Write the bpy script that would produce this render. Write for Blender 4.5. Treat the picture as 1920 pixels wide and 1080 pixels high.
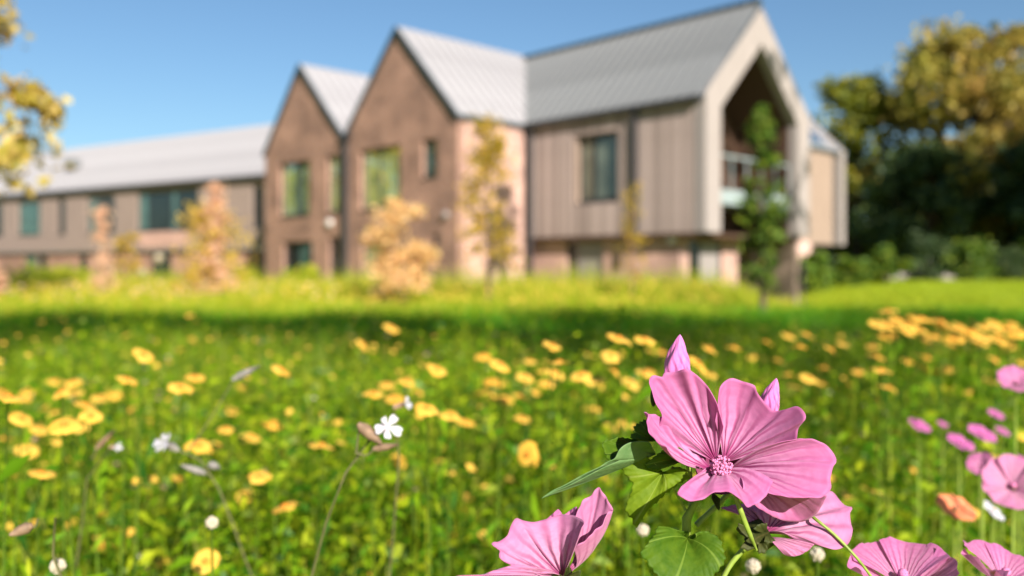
import bpy, math, random
import numpy as np
from mathutils import Vector, Matrix

random.seed(11)
RNG = np.random.default_rng(11)
R = math.radians
for o in list(bpy.data.objects):
    bpy.data.objects.remove(o, do_unlink=True)
scene = bpy.context.scene
col = scene.collection

# ------------------------------------------------------------------ camera, sky, sun, exposure
FPX, HOR, CAMZ = 1624.0, 500.0, 0.95          # focal length and horizon line of the 1920 px photograph
cam_d = bpy.data.cameras.new('camera')
cam = bpy.data.objects.new('camera', cam_d); col.objects.link(cam)
cam.location = (0, 0, CAMZ); cam.rotation_euler = (R(90), 0, 0)
cam_d.sensor_width = 36.0; cam_d.lens = 36.0 * FPX / 1920.0
cam_d.shift_y = -(540.0 - HOR) / 1920.0
cam_d.clip_start = 0.02; cam_d.clip_end = 2000
cam_d.dof.use_dof = True
cam_d.dof.focus_distance = 0.402
cam_d.dof.aperture_fstop = 5.7
scene.camera = cam

SUN_H = Vector((0.40, -0.917, 0)).normalized()  # towards the sun, on the ground
SUN_EL = R(28)
world = bpy.data.worlds.new('World'); scene.world = world; world.use_nodes = True
wn = world.node_tree.nodes; wl = world.node_tree.links
bgn = wn['Background']
sky = wn.new('ShaderNodeTexSky'); sky.sky_type = 'NISHITA'; sky.sun_disc = False
sky.sun_elevation = SUN_EL
sky.sun_rotation = math.atan2(SUN_H.x, SUN_H.y)
sky.air_density = 1.0; sky.dust_density = 0.9; sky.ozone_density = 2.4
tint = wn.new('ShaderNodeMix'); tint.data_type = 'RGBA'; tint.blend_type = 'MULTIPLY'; tint.inputs[0].default_value = 1.0
tint.inputs[7].default_value = (0.80, 0.96, 1.03, 1)       # the photograph's cooler white balance in the sky
wl.new(sky.outputs['Color'], tint.inputs[6]); wl.new(tint.outputs[2], bgn.inputs['Color'])
bgn.inputs['Strength'].default_value = 0.052
sun_d = bpy.data.lights.new('sun', 'SUN'); sun_d.energy = 5.0; sun_d.angle = R(0.53)
sun_d.color = (1.0, 0.90, 0.79)
sun = bpy.data.objects.new('sun', sun_d); col.objects.link(sun)
sdir = SUN_H * math.cos(SUN_EL) + Vector((0, 0, math.sin(SUN_EL)))
sun.rotation_euler = sdir.to_track_quat('Z', 'Y').to_euler()
sun.location = (30, -20, 30)
vs = scene.view_settings
vs.view_transform = 'Standard'; vs.look = 'None'; vs.exposure = 1.28; vs.gamma = 1.0
vs.use_curve_mapping = False
scene.render.engine = 'CYCLES'
scene.cycles.use_denoising = True
scene.cycles.max_bounces = 8
scene.cycles.transparent_max_bounces = 8
scene.cycles.sample_clamp_indirect = 6.0

def P(px, py, d):
    return Vector((d * (px - 960.0) / FPX, d, CAMZ + d * (HOR - py) / FPX))

# ------------------------------------------------------------------ materials
def lin(c):
    return tuple(((v / 12.92) if v <= 0.04045 else ((v + 0.055) / 1.055) ** 2.4) for v in c)
def rgb(r, g, b):
    return lin((r / 255.0, g / 255.0, b / 255.0)) + (1.0,)

def new_mat(name):
    m = bpy.data.materials.new(name); m.use_nodes = True
    nt = m.node_tree
    for n in list(nt.nodes): nt.nodes.remove(n)
    out = nt.nodes.new('ShaderNodeOutputMaterial')
    return m, nt, out
def N(nt, typ, **kw):
    n = nt.nodes.new(typ)
    for k, v in kw.items():
        if k in n.inputs: n.inputs[k].default_value = v
        else: setattr(n, k, v)
    return n
def ramp(nt, fac, stops, interp='LINEAR'):
    r = nt.nodes.new('ShaderNodeValToRGB'); r.color_ramp.interpolation = interp
    el = r.color_ramp.elements
    while len(el) < len(stops): el.new(0.5)
    for e, (p, c) in zip(el, stops): e.position = p; e.color = c
    nt.links.new(fac, r.inputs['Fac'])
    return r

def leaf_mat(name, stops, trans=0.4, rough=0.55, spec=0.3, noise_scale=None):
    """foliage: colour varies leaf by leaf, light passes through"""
    m, nt, out = new_mat(name)
    geo = N(nt, 'ShaderNodeNewGeometry')
    r = ramp(nt, geo.outputs['Random Per Island'], stops)
    colr = r.outputs['Color']
    if noise_scale:
        tc = N(nt, 'ShaderNodeTexCoord')
        nz = N(nt, 'ShaderNodeTexNoise', Scale=noise_scale, Detail=2.0)
        nt.links.new(tc.outputs['Object'], nz.inputs['Vector'])
        hsv = N(nt, 'ShaderNodeHueSaturation')
        mp = N(nt, 'ShaderNodeMapRange'); mp.inputs[1].default_value = 0.3; mp.inputs[2].default_value = 0.7
        mp.inputs[3].default_value = 0.47; mp.inputs[4].default_value = 0.53
        nt.links.new(nz.outputs['Fac'], mp.inputs[0]); nt.links.new(mp.outputs[0], hsv.inputs['Hue'])
        nt.links.new(colr, hsv.inputs['Color']); colr = hsv.outputs['Color']
    b = N(nt, 'ShaderNodeBsdfPrincipled', Roughness=rough)
    b.inputs['Specular IOR Level'].default_value = spec
    t = N(nt, 'ShaderNodeBsdfTranslucent')
    mx = N(nt, 'ShaderNodeMixShader', Fac=trans)
    nt.links.new(colr, b.inputs['Base Color']); nt.links.new(colr, t.inputs['Color'])
    nt.links.new(b.outputs[0], mx.inputs[1]); nt.links.new(t.outputs[0], mx.inputs[2])
    nt.links.new(mx.outputs[0], out.inputs['Surface'])
    return m

def plain(name, c, rough=0.6, spec=0.4, metal=0.0, noise=0.0, nscale=6.0, bump=0.0):
    m, nt, out = new_mat(name)
    b = N(nt, 'ShaderNodeBsdfPrincipled', Roughness=rough, Metallic=metal)
    b.inputs['Specular IOR Level'].default_value = spec
    b.inputs['Base Color'].default_value = c
    if noise or bump:
        tc = N(nt, 'ShaderNodeTexCoord'); nz = N(nt, 'ShaderNodeTexNoise', Scale=nscale, Detail=5.0)
        nt.links.new(tc.outputs['Object'], nz.inputs['Vector'])
        if noise:
            r = ramp(nt, nz.outputs['Fac'], [(0.25, tuple(v * (1 - noise) for v in c[:3]) + (1,)), (0.75, tuple(min(1, v * (1 + noise)) for v in c[:3]) + (1,))])
            nt.links.new(r.outputs['Color'], b.inputs['Base Color'])
        if bump:
            bp = N(nt, 'ShaderNodeBump', Strength=bump, Distance=0.02)
            nt.links.new(nz.outputs['Fac'], bp.inputs['Height']); nt.links.new(bp.outputs[0], b.inputs['Normal'])
    nt.links.new(b.outputs[0], out.inputs['Surface'])
    return m

def brick_mat(name, c1, c2, cm):
    m, nt, out = new_mat(name)
    uv = N(nt, 'ShaderNodeUVMap')
    br = nt.nodes.new('ShaderNodeTexBrick')
    br.inputs['Color1'].default_value = c1; br.inputs['Color2'].default_value = c2; br.inputs['Mortar'].default_value = cm
    br.inputs['Scale'].default_value = 1.0; br.inputs['Mortar Size'].default_value = 0.006
    br.inputs['Brick Width'].default_value = 0.225; br.inputs['Row Height'].default_value = 0.075
    br.inputs['Bias'].default_value = -0.1
    nt.links.new(uv.outputs[0], br.inputs['Vector'])
    nz = N(nt, 'ShaderNodeTexNoise', Scale=0.9, Detail=6.0, Roughness=0.6)
    nt.links.new(uv.outputs[0], nz.inputs['Vector'])
    mx = N(nt, 'ShaderNodeMix'); mx.data_type = 'RGBA'; mx.blend_type = 'MULTIPLY'; mx.inputs[0].default_value = 1.0
    rr = ramp(nt, nz.outputs['Fac'], [(0.3, (0.62, 0.60, 0.60, 1)), (0.7, (1.25, 1.18, 1.14, 1))])
    nt.links.new(br.outputs['Color'], mx.inputs[6]); nt.links.new(rr.outputs['Color'], mx.inputs[7])
    b = N(nt, 'ShaderNodeBsdfPrincipled', Roughness=0.85); b.inputs['Specular IOR Level'].default_value = 0.2
    bp = N(nt, 'ShaderNodeBump', Strength=0.6, Distance=0.01); bp.invert = True
    nt.links.new(br.outputs['Fac'], bp.inputs['Height']); nt.links.new(bp.outputs[0], b.inputs['Normal'])
    nt.links.new(mx.outputs[2], b.inputs['Base Color']); nt.links.new(b.outputs[0], out.inputs['Surface'])
    return m

def wood_mat(name, c1, c2, boards=False, width=0.17):
    """vertical weathered boards; objects vary board by board"""
    m, nt, out = new_mat(name)
    tc = N(nt, 'ShaderNodeTexCoord'); oi = N(nt, 'ShaderNodeObjectInfo'); uv = N(nt, 'ShaderNodeUVMap')
    mp = N(nt, 'ShaderNodeMapping'); mp.inputs['Scale'].default_value = (9.0, 0.7, 1.0)
    nt.links.new(uv.outputs[0], mp.inputs['Vector'])
    nz = N(nt, 'ShaderNodeTexNoise', Scale=1.0, Detail=6.0, Roughness=0.65)
    nt.links.new(mp.outputs[0], nz.inputs['Vector'])
    add = N(nt, 'ShaderNodeMath', operation='MULTIPLY_ADD'); add.inputs[1].default_value = 0.45; 
    sub = N(nt, 'ShaderNodeMath', operation='SUBTRACT'); sub.inputs[1].default_value = 0.22
    nt.links.new(oi.outputs['Random'], add.inputs[0]); nt.links.new(nz.outputs['Fac'], sub.inputs[0]); nt.links.new(sub.outputs[0], add.inputs[2])
    r = ramp(nt, add.outputs[0], [(0.2, c1), (0.75, c2)])
    b = N(nt, 'ShaderNodeBsdfPrincipled', Roughness=0.75); b.inputs['Specular IOR Level'].default_value = 0.25
    nt.links.new(r.outputs['Color'], b.inputs['Base Color'])
    if boards:
        sx = N(nt, 'ShaderNodeSeparateXYZ'); nt.links.new(uv.outputs[0], sx.inputs[0])
        dv = N(nt, 'ShaderNodeMath', operation='DIVIDE'); dv.inputs[1].default_value = width
        fr = N(nt, 'ShaderNodeMath', operation='FRACT'); lt = N(nt, 'ShaderNodeMath', operation='GREATER_THAN'); lt.inputs[1].default_value = 0.12
        nt.links.new(sx.outputs[0], dv.inputs[0]); nt.links.new(dv.outputs[0], fr.inputs[0]); nt.links.new(fr.outputs[0], lt.inputs[0])
        bp = N(nt, 'ShaderNodeBump', Strength=0.9, Distance=0.02)
        nt.links.new(lt.outputs[0], bp.inputs['Height']); nt.links.new(bp.outputs[0], b.inputs['Normal'])
    nt.links.new(b.outputs[0], out.inputs['Surface'])
    return m

def glass_mat(name, base, refl=0.35):
    m, nt, out = new_mat(name)
    uv = N(nt, 'ShaderNodeTexCoord')
    nz = N(nt, 'ShaderNodeTexNoise', Scale=1.3, Detail=2.0)
    nt.links.new(uv.outputs['Object'], nz.inputs['Vector'])
    r = ramp(nt, nz.outputs['Fac'], [(0.3, tuple(v * 0.6 for v in base[:3]) + (1,)), (0.7, tuple(min(1, v * 1.3) for v in base[:3]) + (1,))])
    d = N(nt, 'ShaderNodeBsdfDiffuse'); g = N(nt, 'ShaderNodeBsdfGlossy', Roughness=0.02)
    g.inputs['Color'].default_value = (0.9, 0.97, 0.95, 1)
    nt.links.new(r.outputs['Color'], d.inputs['Color'])
    lw = N(nt, 'ShaderNodeFresnel', IOR=1.5)
    ad = N(nt, 'ShaderNodeMath', operation='ADD'); ad.inputs[1].default_value = refl; ad.use_clamp = True
    nt.links.new(lw.outputs[0], ad.inputs[0])
    mx = N(nt, 'ShaderNodeMixShader')
    nt.links.new(ad.outputs[0], mx.inputs[0]); nt.links.new(d.outputs[0], mx.inputs[1]); nt.links.new(g.outputs[0], mx.inputs[2])
    nt.links.new(mx.outputs[0], out.inputs['Surface'])
    return m

def petal_mat(name, base, tip, vein, dark, count=13.0, trans=0.3):
    """petal: r along, s across; fine darker veins run from the throat and fade to the rim"""
    m, nt, out = new_mat(name)
    uv = N(nt, 'ShaderNodeUVMap'); sx = N(nt, 'ShaderNodeSeparateXYZ'); nt.links.new(uv.outputs[0], sx.inputs[0])
    nz = N(nt, 'ShaderNodeTexNoise', Scale=3.0, Detail=2.0); nt.links.new(uv.outputs[0], nz.inputs['Vector'])
    w1 = N(nt, 'ShaderNodeMath', operation='MULTIPLY_ADD'); w1.inputs[1].default_value = 0.10
    nt.links.new(nz.outputs['Fac'], w1.inputs[0]); nt.links.new(sx.outputs[0], w1.inputs[2])
    mul = N(nt, 'ShaderNodeMath', operation='MULTIPLY'); mul.inputs[1].default_value = count * 2 * math.pi
    nt.links.new(w1.outputs[0], mul.inputs[0])
    cs = N(nt, 'ShaderNodeMath', operation='COSINE'); nt.links.new(mul.outputs[0], cs.inputs[0])
    mr = N(nt, 'ShaderNodeMapRange'); mr.inputs[1].default_value = 0.15; mr.inputs[2].default_value = 0.95
    nt.links.new(cs.outputs[0], mr.inputs[0])
    fade = N(nt, 'ShaderNodeMapRange'); fade.inputs[1].default_value = 0.95; fade.inputs[2].default_value = 0.2
    fade.inputs[3].default_value = 0.16; fade.inputs[4].default_value = 1.0
    nt.links.new(sx.outputs[1], fade.inputs[0])
    vf = N(nt, 'ShaderNodeMath', operation='MULTIPLY'); nt.links.new(mr.outputs[0], vf.inputs[0]); nt.links.new(fade.outputs[0], vf.inputs[1])
    basec = ramp(nt, sx.outputs[1], [(0.0, dark), (0.10, vein), (0.26, base), (1.0, tip)])
    mx = N(nt, 'ShaderNodeMix'); mx.data_type = 'RGBA'
    nt.links.new(vf.outputs[0], mx.inputs[0]); nt.links.new(basec.outputs['Color'], mx.inputs[6]); mx.inputs[7].default_value = vein
    # soft mottling
    nz2 = N(nt, 'ShaderNodeTexNoise', Scale=14.0, Detail=4.0); nt.links.new(uv.outputs[0], nz2.inputs['Vector'])
    rr = ramp(nt, nz2.outputs['Fac'], [(0.3, (0.90, 0.84, 0.89, 1)), (0.7, (1.06, 1.07, 1.06, 1))])
    mm = N(nt, 'ShaderNodeMix'); mm.data_type = 'RGBA'; mm.blend_type = 'MULTIPLY'; mm.inputs[0].default_value = 1.0
    nt.links.new(mx.outputs[2], mm.inputs[6]); nt.links.new(rr.outputs['Color'], mm.inputs[7])
    b = N(nt, 'ShaderNodeBsdfPrincipled', Roughness=0.6); b.inputs['Specular IOR Level'].default_value = 0.2
    b.inputs['Sheen Weight'].default_value = 0.15
    bp = N(nt, 'ShaderNodeBump', Strength=0.45, Distance=0.0006); bp.invert = True
    nt.links.new(vf.outputs[0], bp.inputs['Height']); nt.links.new(bp.outputs[0], b.inputs['Normal'])
    t = N(nt, 'ShaderNodeBsdfTranslucent'); ms = N(nt, 'ShaderNodeMixShader', Fac=trans)
    nt.links.new(mm.outputs[2], b.inputs['Base Color']); nt.links.new(mm.outputs[2], t.inputs['Color'])
    nt.links.new(b.outputs[0], ms.inputs[1]); nt.links.new(t.outputs[0], ms.inputs[2]); nt.links.new(ms.outputs[0], out.inputs['Surface'])
    return m

def mallow_leaf_mat(name, c1, c2, vein, trans=0.3, count=4.0):
    m, nt, out = new_mat(name)
    uv = N(nt, 'ShaderNodeUVMap'); sx = N(nt, 'ShaderNodeSeparateXYZ'); nt.links.new(uv.outputs[0], sx.inputs[0])
    tc = N(nt, 'ShaderNodeTexCoord')
    nz = N(nt, 'ShaderNodeTexNoise', Scale=160.0, Detail=5.0); nt.links.new(tc.outputs['Object'], nz.inputs['Vector'])
    r = ramp(nt, nz.outputs['Fac'], [(0.3, c1), (0.7, c2)])
    mul = N(nt, 'ShaderNodeMath', operation='MULTIPLY'); mul.inputs[1].default_value = count * 2 * math.pi; nt.links.new(sx.outputs[0], mul.inputs[0])
    cs = N(nt, 'ShaderNodeMath', operation='COSINE'); nt.links.new(mul.outputs[0], cs.inputs[0])
    mr = N(nt, 'ShaderNodeMapRange'); mr.inputs[1].default_value = 0.965; mr.inputs[2].default_value = 1.0; mr.inputs[4].default_value = 0.6
    nt.links.new(cs.outputs[0], mr.inputs[0])
    mx = N(nt, 'ShaderNodeMix'); mx.data_type = 'RGBA'; mx.inputs[7].default_value = vein
    nt.links.new(mr.outputs[0], mx.inputs[0]); nt.links.new(r.outputs['Color'], mx.inputs[6])
    vo = N(nt, 'ShaderNodeTexVoronoi', Scale=420.0); nt.links.new(tc.outputs['Object'], vo.inputs['Vector'])
    b = N(nt, 'ShaderNodeBsdfPrincipled', Roughness=0.6); b.inputs['Specular IOR Level'].default_value = 0.18
    bp = N(nt, 'ShaderNodeBump', Strength=0.35, Distance=0.0006); nt.links.new(vo.outputs['Distance'], bp.inputs['Height'])
    nt.links.new(bp.outputs[0], b.inputs['Normal'])
    t = N(nt, 'ShaderNodeBsdfTranslucent'); ms = N(nt, 'ShaderNodeMixShader', Fac=trans)
    nt.links.new(mx.outputs[2], b.inputs['Base Color']); nt.links.new(mx.outputs[2], t.inputs['Color'])
    nt.links.new(b.outputs[0], ms.inputs[1]); nt.links.new(t.outputs[0], ms.inputs[2]); nt.links.new(ms.outputs[0], out.inputs['Surface'])
    return m

def ground_mat():
    m, nt, out = new_mat('turf')
    tc = N(nt, 'ShaderNodeTexCoord')
    a = N(nt, 'ShaderNodeTexNoise', Scale=0.25, Detail=6.0); c = N(nt, 'ShaderNodeTexNoise', Scale=9.0, Detail=6.0)
    nt.links.new(tc.outputs['Object'], a.inputs['Vector']); nt.links.new(tc.outputs['Object'], c.inputs['Vector'])
    ad = N(nt, 'ShaderNodeMath', operation='MULTIPLY_ADD'); ad.inputs[1].default_value = 0.5
    hf = N(nt, 'ShaderNodeMath', operation='MULTIPLY'); hf.inputs[1].default_value = 0.5
    nt.links.new(c.outputs['Fac'], hf.inputs[0]); nt.links.new(a.outputs['Fac'], ad.inputs[0]); nt.links.new(hf.outputs[0], ad.inputs[2])
    r = ramp(nt, ad.outputs[0], [(0.3, (0.15, 0.20, 0.010, 1)), (0.55, (0.28, 0.31, 0.014, 1)), (0.75, (0.36, 0.36, 0.022, 1))])
    b = N(nt, 'ShaderNodeBsdfPrincipled', Roughness=0.9); b.inputs['Specular IOR Level'].default_value = 0.1
    bp = N(nt, 'ShaderNodeBump', Strength=0.8, Distance=0.05); nt.links.new(c.outputs['Fac'], bp.inputs['Height'])
    nt.links.new(bp.outputs[0], b.inputs['Normal'])
    nt.links.new(r.outputs['Color'], b.inputs['Base Color']); nt.links.new(b.outputs[0], out.inputs['Surface'])
    return m

M = {}
M['turf'] = ground_mat()
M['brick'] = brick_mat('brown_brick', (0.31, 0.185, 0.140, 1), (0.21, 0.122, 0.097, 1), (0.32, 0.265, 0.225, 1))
M['brick_lit_pink'] = brick_mat('lit_pink_brick', (0.45, 0.29, 0.245, 1), (0.36, 0.23, 0.20, 1), (0.45, 0.38, 0.34, 1))  # paler copy of the same brick, sunlight put into its colour
M['timber'] = wood_mat('weathered_timber', (0.18, 0.140, 0.126, 1), (0.38, 0.305, 0.282, 1))
M['timber_wall'] = wood_mat('weathered_timber_wall', (0.17, 0.125, 0.098, 1), (0.29, 0.22, 0.175, 1), boards=True)
M['timber_far'] = wood_mat('far_timber_wall', (0.185, 0.142, 0.124, 1), (0.30, 0.235, 0.207, 1), boards=True, width=0.3)
M['pale_timber'] = wood_mat('pale_timber', (0.19, 0.168, 0.160, 1), (0.29, 0.26, 0.25, 1))
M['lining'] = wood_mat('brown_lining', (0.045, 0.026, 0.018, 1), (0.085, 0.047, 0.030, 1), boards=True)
M['zinc_light'] = plain('pale_zinc', (0.305, 0.302, 0.318, 1), rough=0.42, spec=0.5, metal=0.15, noise=0.17, nscale=1.1)
M['zinc_dark'] = plain('grey_zinc', (0.195, 0.205, 0.212, 1), rough=0.45, spec=0.5, metal=0.25, noise=0.24, nscale=1.1)
M['trim'] = plain('dark_trim', (0.022, 0.040, 0.050, 1), rough=0.45)
M['gutter'] = plain('dark_gutter', (0.030, 0.030, 0.034, 1), rough=0.5)
M['frame'] = plain('dark_frame', (0.022, 0.026, 0.028, 1), rough=0.5)
M['glass_tree_refl'] = glass_mat('tree_reflection_glass', (0.26, 0.32, 0.13, 1), 0.30)  # yellow-green reflection of trees painted into the pane colour
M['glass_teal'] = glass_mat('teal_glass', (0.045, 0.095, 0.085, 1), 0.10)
M['glass_grey'] = glass_mat('grey_green_glass', (0.10, 0.115, 0.085, 1), 0.05)
M['glass_dark'] = glass_mat('dark_glass', (0.010, 0.014, 0.014, 1), 0.04)
M['door_grey'] = plain('grey_door', (0.22, 0.20, 0.195, 1), rough=0.6)
M['slab'] = plain('pale_slab', (0.22, 0.27, 0.28, 1), rough=0.5)
M['white'] = plain('white_plastic', (0.52, 0.50, 0.49, 1), rough=0.35)
M['globe'] = plain('cream_globe', (0.30, 0.25, 0.17, 1), rough=0.4)
M['sign'] = plain('pale_sign', (0.45, 0.30, 0.26, 1), rough=0.5)
M['stone'] = plain('grey_stone', (0.30, 0.27, 0.26, 1), rough=0.85, noise=0.3, nscale=3, bump=0.5)
M['bark'] = plain('bark', (0.075, 0.052, 0.035, 1), rough=0.9, noise=0.4, nscale=14, bump=0.8)
M['pinkbark'] = plain('pinkish_stem', (0.30, 0.16, 0.09, 1), rough=0.9, noise=0.3, nscale=14)
M['blue_panel'] = glass_mat('blue_panel_gloss', (0.05, 0.09, 0.13, 1), 0.35)

g = lambda *a: tuple(a) + (1.0,)
M['blade'] = leaf_mat('grass_blades', [(0.0, g(0.059, 0.157, 0.005)), (0.4, g(0.160, 0.274, 0.006)), (0.72, g(0.302, 0.382, 0.010)), (0.90, g(0.420, 0.421, 0.040)), (1.0, g(0.420, 0.392, 0.128))], 0.5)
M['herb'] = leaf_mat('herb_leaves', [(0.0, g(0.015, 0.078, 0.005)), (0.28, g(0.071, 0.196, 0.005)), (0.62, g(0.197, 0.323, 0.006)), (0.93, g(0.378, 0.441, 0.014)), (1.0, g(0.126, 0.265, 0.104))], 0.48, 0.6, 0.14)
M['broad'] = leaf_mat('broad_pale_leaves', [(0.0, g(0.120, 0.270, 0.009)), (0.6, g(0.310, 0.410, 0.013)), (0.9, g(0.430, 0.470, 0.036)), (1.0, g(0.172, 0.300, 0.153))], 0.5, 0.6, 0.15)
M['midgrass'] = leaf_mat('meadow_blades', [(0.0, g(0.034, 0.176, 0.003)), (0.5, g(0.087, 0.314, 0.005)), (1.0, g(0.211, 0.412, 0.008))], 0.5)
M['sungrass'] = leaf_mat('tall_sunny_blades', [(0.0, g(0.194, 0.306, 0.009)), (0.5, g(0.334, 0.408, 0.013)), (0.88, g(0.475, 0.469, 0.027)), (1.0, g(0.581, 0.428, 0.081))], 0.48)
M['lawn'] = leaf_mat('lawn_blades', [(0.0, g(0.171, 0.263, 0.007)), (0.6, g(0.297, 0.389, 0.011)), (1.0, g(0.414, 0.473, 0.018))], 0.45)
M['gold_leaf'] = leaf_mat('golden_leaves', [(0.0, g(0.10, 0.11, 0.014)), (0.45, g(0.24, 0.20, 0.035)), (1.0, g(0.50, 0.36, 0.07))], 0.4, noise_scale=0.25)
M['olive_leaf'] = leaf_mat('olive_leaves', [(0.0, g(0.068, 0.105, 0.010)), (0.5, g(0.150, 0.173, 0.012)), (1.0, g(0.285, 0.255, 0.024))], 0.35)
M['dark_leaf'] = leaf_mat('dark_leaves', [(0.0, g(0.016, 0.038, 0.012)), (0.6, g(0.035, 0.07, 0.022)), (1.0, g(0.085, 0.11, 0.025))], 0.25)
M['green_leaf'] = leaf_mat('green_leaves', [(0.0, g(0.030, 0.075, 0.007)), (0.6, g(0.075, 0.150, 0.010)), (1.0, g(0.195, 0.225, 0.014))], 0.3)
M['shrub_leaf'] = leaf_mat('shrub_leaves', [(0.0, g(0.045, 0.112, 0.012)), (0.6, g(0.112, 0.210, 0.017)), (1.0, g(0.240, 0.315, 0.024))], 0.35)
M['orange_leaf'] = leaf_mat('orange_leaves', [(0.0, g(0.660, 0.389, 0.125)), (0.5, g(0.800, 0.562, 0.250)), (0.85, g(0.800, 0.540, 0.375)), (1.0, g(0.740, 0.648, 0.150))], 0.5)
M['pink_leaf'] = leaf_mat('pinkish_leaves', [(0.0, g(0.70, 0.40, 0.27)), (0.6, g(0.80, 0.54, 0.40)), (1.0, g(0.80, 0.62, 0.40))], 0.55)
M['yellow_leaf'] = leaf_mat('yellow_leaves', [(0.0, g(0.45, 0.34, 0.03)), (0.6, g(0.66, 0.48, 0.07)), (1.0, g(0.78, 0.50, 0.20))], 0.5)
M['ochre_leaf'] = leaf_mat('ochre_leaves', [(0.0, g(0.210, 0.180, 0.012)), (0.5, g(0.420, 0.300, 0.024)), (1.0, g(0.660, 0.405, 0.060))], 0.4)
M['near_leaf'] = leaf_mat('overhanging_leaves', [(0.0, g(0.30, 0.27, 0.02)), (0.45, g(0.62, 0.46, 0.10)), (1.0, g(0.80, 0.62, 0.26))], 0.5, noise_scale=0.8)
M['daisy'] = leaf_mat('golden_petals', [(0.0, g(0.621, 0.324, 0.033)), (1.0, g(0.737, 0.486, 0.085))], 0.25, 0.6, 0.2)
nt_ = M['daisy'].node_tree; oi_ = nt_.nodes.new('ShaderNodeObjectInfo'); rp_ = [n for n in nt_.nodes if n.type == 'VALTORGB'][0]
mx_ = nt_.nodes.new('ShaderNodeMath'); mx_.operation = 'MULTIPLY_ADD'; mx_.inputs[1].default_value = 0.35; geo_ = [n for n in nt_.nodes if n.type == 'NEW_GEOMETRY'][0]
m2_ = nt_.nodes.new('ShaderNodeMath'); m2_.operation = 'MULTIPLY'; m2_.inputs[1].default_value = 0.65
nt_.links.new(oi_.outputs['Random'], m2_.inputs[0]); nt_.links.new(geo_.outputs['Random Per Island'], mx_.inputs[0]); nt_.links.new(m2_.outputs[0], mx_.inputs[2]); nt_.links.new(mx_.outputs[0], rp_.inputs['Fac'])
M['disc'] = plain('golden_disc', (0.42, 0.16, 0.012, 1), rough=0.8, noise=0.25, nscale=900)
M['stem'] = plain('green_stem', (0.075, 0.13, 0.012, 1), rough=0.7, spec=0.15)
M['brown_stem'] = plain('brown_stem', (0.085, 0.085, 0.03, 1), rough=0.7)
M['campion'] = plain('white_petals', (0.38, 0.37, 0.42, 1), rough=0.6, spec=0.2)
M['calyx_brown'] = plain('brown_calyx', (0.17, 0.11, 0.07, 1), rough=0.7, noise=0.35, nscale=250)
M['calyx_grey'] = plain('grey_bud', (0.17, 0.16, 0.15, 1), rough=0.7, noise=0.35, nscale=250)
M['cream'] = plain('cream_clover', (0.36, 0.32, 0.25, 1), rough=0.7, noise=0.15, nscale=400)
M['poppy'] = leaf_mat('poppy_petals', [(0.0, g(0.74, 0.20, 0.09)), (1.0, g(0.80, 0.30, 0.16))], 0.35, 0.6, 0.2)
M['magenta'] = petal_mat('purple_pink_petals', rgb(192, 104, 164), rgb(184, 96, 158), rgb(150, 50, 130), rgb(110, 20, 90), 9.0)
M['pink'] = petal_mat('pink_petals', rgb(204, 144, 183), rgb(194, 112, 165), rgb(152, 50, 110), rgb(84, 8, 54), 10.0, 0.42)
M['pink_pale'] = petal_mat('pale_pink_petals', rgb(204, 152, 183), rgb(196, 124, 169), rgb(156, 66, 116), rgb(150, 70, 108), 10.0, 0.42)
M['bud'] = petal_mat('bud_petals', rgb(206, 120, 180), rgb(200, 110, 175), rgb(140, 55, 115), rgb(150, 80, 120), 9.0, 0.15)
M['throat'] = plain('dark_throat', rgb(96, 14, 62), rough=0.7)
M['anther'] = plain('anthers', rgb(184, 108, 150), rough=0.9, noise=0.45, nscale=1500)
M['anther_dark'] = plain('dark_anthers', rgb(120, 50, 85), rough=0.7)
M['mleaf'] = mallow_leaf_mat('mallow_leaf', (0.042, 0.105, 0.005, 1), (0.085, 0.155, 0.008, 1), (0.18, 0.27, 0.04, 1), 0.38)
M['mleaf_sunlit'] = mallow_leaf_mat('sunlit_mallow_leaf', (0.13, 0.22, 0.010, 1), (0.19, 0.28, 0.014, 1), (0.30, 0.38, 0.08, 1), 0.5)  # brighter copy of the mallow leaf, sunlight put into the colour
M['mleaf_under'] = mallow_leaf_mat('leaf_underside', (0.10, 0.20, 0.07, 1), (0.15, 0.25, 0.10, 1), (0.2, 0.3, 0.12, 1), 0.3)
M['calyx'] = mallow_leaf_mat('mallow_calyx', (0.022, 0.038, 0.008, 1), (0.055, 0.058, 0.014, 1), (0.09, 0.075, 0.025, 1), 0.2)
M['mstem'] = plain('mallow_stem', (0.17, 0.24, 0.035, 1), rough=0.5, noise=0.25, nscale=200)

# ------------------------------------------------------------------ mesh helpers
def link(name, me, mat, parent=None):
    o = bpy.data.objects.new(name, me); col.objects.link(o)
    if mat is not None and len(me.materials) == 0: me.materials.append(mat)
    if parent is not None: o.parent = parent
    return o
def tag(o, label=None, cat=None, group=None, kind=None):
    if label: o['label'] = label
    if cat: o['category'] = cat
    if group: o['group'] = group
    if kind: o['kind'] = kind
    return o
def empty(name, loc=(0, 0, 0), rz=0.0):
    o = bpy.data.objects.new(name, None); col.objects.link(o); o.location = loc; o.rotation_euler = (0, 0, rz)
    o.empty_display_size = 0.1
    return o
def copy_tree(o, parent=None):
    c = o.copy(); col.objects.link(c); c.parent = parent
    for ch in list(o.children): copy_tree(ch, c)
    return c

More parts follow.
